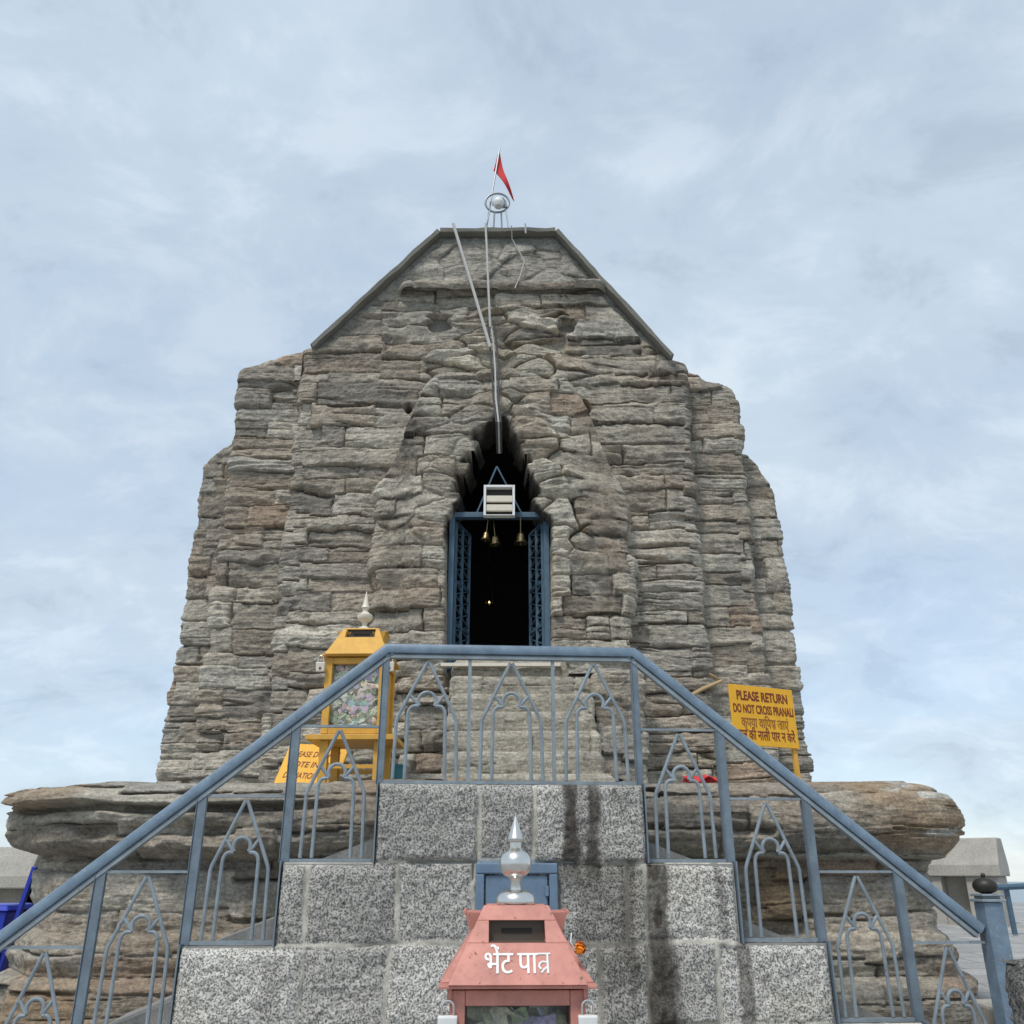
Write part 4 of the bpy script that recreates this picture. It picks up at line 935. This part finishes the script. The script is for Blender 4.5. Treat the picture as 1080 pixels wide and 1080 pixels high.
def bell(label, px, py, sc, tilt=0):
    p = at(px, py, 10.36); t = thing('brass_bell', label, 'bell', p, (0, tilt, 0)); m = MB()
    m.lathe([(.075*sc, -.12*sc), (.080*sc, -.118*sc), (.060*sc, -.09*sc), (.048*sc, -.05*sc), (.046*sc, -.02*sc), (.032*sc, .005*sc), (.012*sc, .014*sc), (.010*sc, .03*sc)], (0, 0, 0), 20); m.build('bell_body', M_BRASS, t, smooth=True)
    m = MB(); m.tube([(0, 0, .025*sc), (0, 0, max(.05, ft-p.z+.01))], .006, 6); m.build('hanger', M_BRASS, t)
    m = MB(); m.tube([(0, 0, -.03*sc), (0, 0, -.14*sc)], [.005*sc, .014*sc], 6); m.build('clapper', M_BRASS, t)
bell('small brass bell hanging leftmost under the blue door lintel', 513, 562, .85, R(6)); bell('darker brass bell hanging second from left under the blue lintel', 522, 566, .95, R(-5)); bell('bright brass bell hanging alone at right under the blue lintel', 549, 563, 1.1)
for px, py, lb in ((516, 637, 'tiny lit oil lamp glowing deep inside the dark doorway'),):
    p = at(px, py, 12.2); t = thing('oil_lamp', lb, 'lamp', p); m = MB(); m.lathe([(.01, -.05), (.05, -.03), (.055, 0), (.02, .002)], (0, 0, 0), 14); m.build('bowl', M_BRASS, t, smooth=True)
    m = MB(); m.tube([(0, 0, .003), (0, 0, .02), (0, 0, .045)], [.008, .013, .002], 8); m.build('flame', M_GLOW, t); m = MB(); m.tube([(.05, 0, 0), (0, 0, .6), (-.05, 0, 0)], .003, 5); m.tube([(0, 0, .6), (0, 0, 7.29-p.z)], .003, 5); m.build('chain', M_BRASS, t)
p = at(535, 672, 12.6); t = thing('shrine_dome', 'dim rounded dark stone form standing inside the doorway', 'shrine', (p.x, 12.6, 3.60)); m = MB(); m.lathe([(.42, 0), (.42, .12), (.30, .16), (.27, .5), (.24, .68), (.14, .80), (.02, .84)], (0, 0, 0), 28)
m.build('rounded_stone', plain('dark_polished_stone', (.10, .10, .11), .5), t, smooth=True)

# ================================================================== ON THE ROOF
def pth(name, label, cat, qs, rad, mat, sag=0):
    P_ = [Vector(q) for q in qs]; m = MB(); m.tube(P_, rad, 7); o = m.build(name, mat, smooth=True); return tag(o, label, cat)
ztop = GB['tl'].z+.06
lampb = at(524, 238, 10.5)
ln = thing('ring_lamp', 'ring lamp with pale globe on thin wire legs upon the flat gable top', 'lamp', (lampb.x, 10.60, ztop))
c0 = at(524.5, 214, 10.6)-Vector(ln.location); rr = (at(537, 214, 10.6).x-at(512, 214, 10.6).x)/2
m = MB(); m.torus(c0, rr, .016, 'y', 40, 8); m.build('ring', M_GREYM, ln, smooth=True)
m = MB(); m.lathe([(.01, -.085), (.06, -.07), (.085, -.02), (.085, .02), (.06, .07), (.01, .085)], c0+Vector((.02, -.03, -.03)), 20); m.build('globe', M_WHITE, ln, smooth=True)
m = MB(); m.torus(c0+Vector((.03, 0, -.01)), rr*.56, .012, 'y', 24, 6, R(-60), R(200)); m.tube([c0+Vector((.07, 0, .08)), c0+Vector((.14, .0, -.10))], .03, 8); m.build('lamp_housing', M_GREYM, ln, smooth=True)
for dx_, tx in ((-.20, -.11), (-.06, -.04), (.08, .06), (.19, .13)):
    m = MB(); m.tube([(dx_, .05 if abs(dx_) < .1 else -.05, 0), (c0.x+tx, 0, c0.z-math.sqrt(max(0, rr*rr-tx*tx))-.005)], .012, 6); m.build('leg', M_GREYM, ln)
m = MB(); m.tube([(-.10, 0, .12), (.02, 0, .03), (.12, 0, .13)], .007, 5); m.build('brace', M_GREYM, ln)
pb, pt = at(511, 236, 10.66), at(527, 157, 10.66)
fl_ = thing('pennant', 'red triangular pennant on a thin leaning pole above the gable', 'flag', (pb.x, 10.66, ztop-.01))
o0 = Vector(fl_.location); m = MB(); m.tube([(0, 0, 0), pt-o0], .013, 7); m.build('pole', M_GREYM, fl_)
fa, fb_, fc = at(526.5, 157, 10.66)-o0, at(520.5, 179, 10.66)-o0, at(542, 209, 10.66)-o0
m = MB(); K = 14
for i in range(K+1):
    f_ = i/K
    for j in range(7):
        gj = j/6; A_, B_ = fa.lerp(fc, f_), fb_.lerp(fc, f_); p = A_.lerp(B_, gj)
        p += Vector((.05*math.sin(f_*PI)*(1-gj)*-.6, .07*math.sin(f_*7+gj*1.5)*(f_*.8+.2), .02*math.sin(f_*9)*(1-f_))); m.v.append(tuple(p))
for i in range(K):
    for j in range(6): m.f.append((i*7+j, i*7+j+1, (i+1)*7+j+1, (i+1)*7+j))
fo = m.build('cloth', M_RED, fl_, smooth=True); md = fo.modifiers.new('thick', 'SOLIDIFY'); md.thickness = .004
# cables down the gable
F = lambda px, py, y: at(px, py, y)
pth('conduit', 'straight white conduit slanting down from the gable top to the cable bundle', 'conduit', [F(478, 236, 10.27), F(498, 302, 10.22), F(517, 366, 10.16)], .022, M_PALEW)
pth('cable', 'pale cable dropping straight from the roof lamp down the gable', 'cable', [F(512, 236, 10.30), F(513.5, 262, 10.28), F(515, 300, 10.20), F(517, 345, 10.22)], .017, M_PALEW)
for k, (ox, lb) in enumerate(((-2.2, 'leftmost dark strand of the cable bundle above the doorway'), (1.2, 'middle dark strand of the cable bundle above the doorway'), (4.5, 'rightmost dark strand of the cable bundle above the doorway'))):
    pth('cable', lb, 'cable', [F(516+ox*.9, 338, 10.24), F(519+ox, 360, 10.21+.01*k), F(521+ox*1.1, 390, 10.14), F(522+ox*.8, 420, 10.02), F(525+ox*.7, 445, 9.93), F(526+ox*.6, 478, 10.25)], .013, M_WIRE if k != 1 else M_PALEW)
pth('cable', 'short pale wire stub crossing the coping right of the lamp', 'cable', [F(554, 236, 10.28), F(554.5, 246, 10.30)], .014, M_PALEW)
pth('cable', 'thin pale wire looping over the patched upper panel', 'cable', [F(539.5, 238, 10.28), F(540, 252, 10.40), F(553, 275, 10.42), F(549, 290, 10.40), F(543, 304, 10.25)], .008, M_PALEW)

# ================================================================== LOOSE THINGS ON THE PLINTH
a, b_, c_ = at(722, 737, 10.40), at(761, 718, 10.40), at(748, 711, 10.44)
stk = thing('wooden_stick', 'pale bent wooden stick wedged in the wall left of the warning sign', 'stick', a); m = MB()
m.tube([Vector((-.05, .2, -.02)), Vector((0, 0, 0)), (b_-a)*.5+Vector((0, -.02, .01)), b_-a, c_-a], [.02, .024, .024, .022, .016], 7); m.build('branch', M_WOOD, stk, smooth=True)
p = at(737, 823, 7.62); rd = thing('red_cloth', 'crumpled red cloth scrap lying on the plinth edge right of the stairs', 'cloth', (p.x, 7.55, PZ+.055)); m = MB(); K = 10
for i in range(K+1):
    for j in range(5):
        m.v.append((-.14+.28*i/K, (j/4-.5)*.12, .02+.03*math.sin(i*1.1+j)*(1-abs(i/K-.5))+.012*math.sin(j*2.1)))
for i in range(K):
    for j in range(4): m.f.append((i*5+j, i*5+j+1, (i+1)*5+j+1, (i+1)*5+j))
ob = m.build('folded_cloth', M_RED, rd, smooth=True); md = ob.modifiers.new('thick', 'SOLIDIFY'); md.thickness = .01
p = at(410, 812, 8.3); bk = thing('bucket', 'teal plastic bucket on the plinth beside the yellow donation box', 'bucket', (p.x, 8.35, PZ)); m = MB(); m.lathe([(.12, 0), (.15, .26), (.16, .262), (.16, .28), (.145, .28), (.115, .02)], (0, 0, 0), 24); m.build('pail', M_TEAL, bk, smooth=True)
m = MB(); m.torus((0, 0, .27), .155, .004, 'x', 20, 6, 0, PI); m.build('handle', M_GREYM, bk)

# ================================================================== SURROUNDINGS
def parapet(name, label, org, rz, Ln, Hh, nwin, w0, ww, pitch):
    """thick terrace wall with steep coping and small square openings; runs along local +x, faces -y"""
    t = thing(name, label, 'wall', org, (0, 0, rz)); D_ = .7; m = MB(); zc = Hh*.56; zo = Hh*.10
    xs_ = [0]; 
    for k in range(nwin): xs_ += [w0+k*pitch, w0+k*pitch+ww]
    xs_.append(Ln)
    for k in range(0, len(xs_), 2): m.box(xs_[k], xs_[k+1], 0, D_, 0, zc)
    for k in range(1, len(xs_)-1, 2): m.box(xs_[k]+.001, xs_[k+1]-.001, .34, D_-.03, 0, zc-.002); m.box(xs_[k]+.001, xs_[k+1]-.001, .01, .34, 0, zo)
    m.build('wall', M_ASH, t, bevel=.015)
    nc = 3; 
    for k in range(nc):
        a0, a1 = Ln*k/nc+(.012 if k else -.06), Ln*(k+1)/nc-(.012 if k < nc-1 else -.06); m = MB(); yo = -.07; pf = [(yo, zc+.002), (yo, zc+Hh*.13), (.14, Hh), (D_-.14, Hh), (D_+.07, zc+Hh*.13), (D_+.07, zc+.002)]
        m.v = [(a0, y, z) for y, z in pf]+[(a1, y, z) for y, z in pf]; q = 6; m.f = [tuple(range(q)), tuple(reversed(range(q, 2*q)))]+[(i, i+q, (i+1) % q+q, (i+1) % q) for i in range(q)]
        m.build('coping_stone', M_ASH, t, bevel=.02)
    m = MB(); 
    for k in range(1, nc): m.box(Ln*k/nc-.011, Ln*k/nc+.011, -.04, D_+.04, zc+.01, Hh-.05)
    m.build('joint', M_JOINT, t); return t
pr = at(1060, 962, 17.0); PH = 1.62
parapet('parapet_wall', 'pale stone parapet with two small square openings beyond the plinth at right', (pr.x-4.0*math.cos(R(-38)), 17.0+4.0*math.sin(R(38)), .66), R(-38), 4.0, at(1042, 883, 17).z-.66, 4, 1.05, .42, .66)
pq = at(22, 962, 14.0)
parapet('parapet_wall', 'whitish stone parapet with dark opening beyond the plinth at far left', (pq.x-3.0, 14.0, .62), R(0), 3.0, at(10, 893, 14).z-.62, 2, 1.0, .75, 1.25)
# far railing at right
fr_ = at(1050, 966, 15.2); t = thing('terrace_railing', 'small dark blue railing on the far terrace edge at right', 'railing', (fr_.x, 15.2, .68)); m = MB(); top_ = at(1056, 936, 15.2).z-.68
for x, h_ in ((.25, top_), (.62, top_), (1.2, top_-.33), (1.8, top_-.40), (2.4, top_-.42)):
    m = MB(); m.box(x-.03, x+.03, -.03, .03, 0, h_); m.build('post', M_BLUED, t)
m = MB(); m.tube([(0, -.1, top_), (.55, 0, top_+.02), (.70, 0, top_-.02), (1.25, 0, top_-.38), (2.4, .0, top_-.40)], .045, 8); m.build('handrail', M_BLUED, t, smooth=True)
m = MB(); m.tube([(.62, 0, top_*.4), (2.4, 0, top_*.3)], .02, 6); m.build('cross_bar', M_BLUED, t)
# rough granite pier at the right corner
gp = at(1066, 1016, 5.2); pier_o = thing('granite_pier', 'dark rough granite pier at the right corner near the newel post', 'pier', (gp.x+.35, 5.5, 0))
def gf(U, Z, X):
    d = .03*fbm(U*5, Z*5, 131, 4)+.012*vn(U*30, Z*30, 132); c = np.ones(U.shape+(3,))*np.array((.17, .165, .155))*(.85+.5*fbm(U*2, Z*2, 133, 3))[..., None]; return d, c
to_local(stone_body('rough_block', [(gp.x+.06, 5.42), (gp.x+.03, 5.2), (gp.x+.75, 5.2), (gp.x+.75, 5.5)], 0, lambda x: np.full_like(x, gp.z), gf, pier_o, M_GRAN, .014, .012, cap_to=5.5, rad=.03, ncap=6), pier_o)
# pale slab behind the last panel on the right
sl = thing('stone_slab', 'pale flat stone slab lying by the foot of the plinth at right', 'slab', (3.62, 7.05, .56)); m = MB(); m.hexa([(-.32, -.3, .0), (.36, -.32, .0), (.34, .3, .0), (-.30, .28, .0), (-.31, -.29, .16), (.35, -.31, .15), (.33, .29, .17), (-.29, .27, .17)]); m.build('slab', M_ASH, sl, bevel=.02)
# blue bin and pipe at the left
bp = at(-4, 985, 8.9); bn = thing('waste_bin', 'blue plastic bin with lid beside the plinth at far left', 'bin', (bp.x-.03, 8.9, .58)); zt = at(8, 953, 8.9).z-.58
m = MB(); m.hexa([(-.22, -.2, 0), (.17, -.2, 0), (.17, .2, 0), (-.22, .2, 0), (-.26, -.24, zt-.06), (.21, -.24, zt-.06), (.21, .24, zt-.06), (-.26, .24, zt-.06)]); m.build('tub', M_BIN, bn, bevel=.012)
m = MB(); m.hexa([(-.29, -.27, zt-.055), (.24, -.27, zt-.055), (.24, .27, zt-.055), (-.29, .27, zt-.055), (-.25, -.22, zt), (.2, -.22, zt), (.2, .22, zt), (-.25, .22, zt)]); m.build('lid', M_BIN, bn, bevel=.015)
q0, q1 = at(28, 955, 8.75), at(37, 914, 8.75); ps = thing('blue_pole', 'slanting blue pole leaning by the bin against the plinth', 'pole', (q0.x-.17, 8.75, .58)); m = MB(); o0 = Vector(ps.location); m.bar((0, 0, 0), q1-o0, .045, .04); m.build('shaft', M_BIN, ps, bevel=.006)
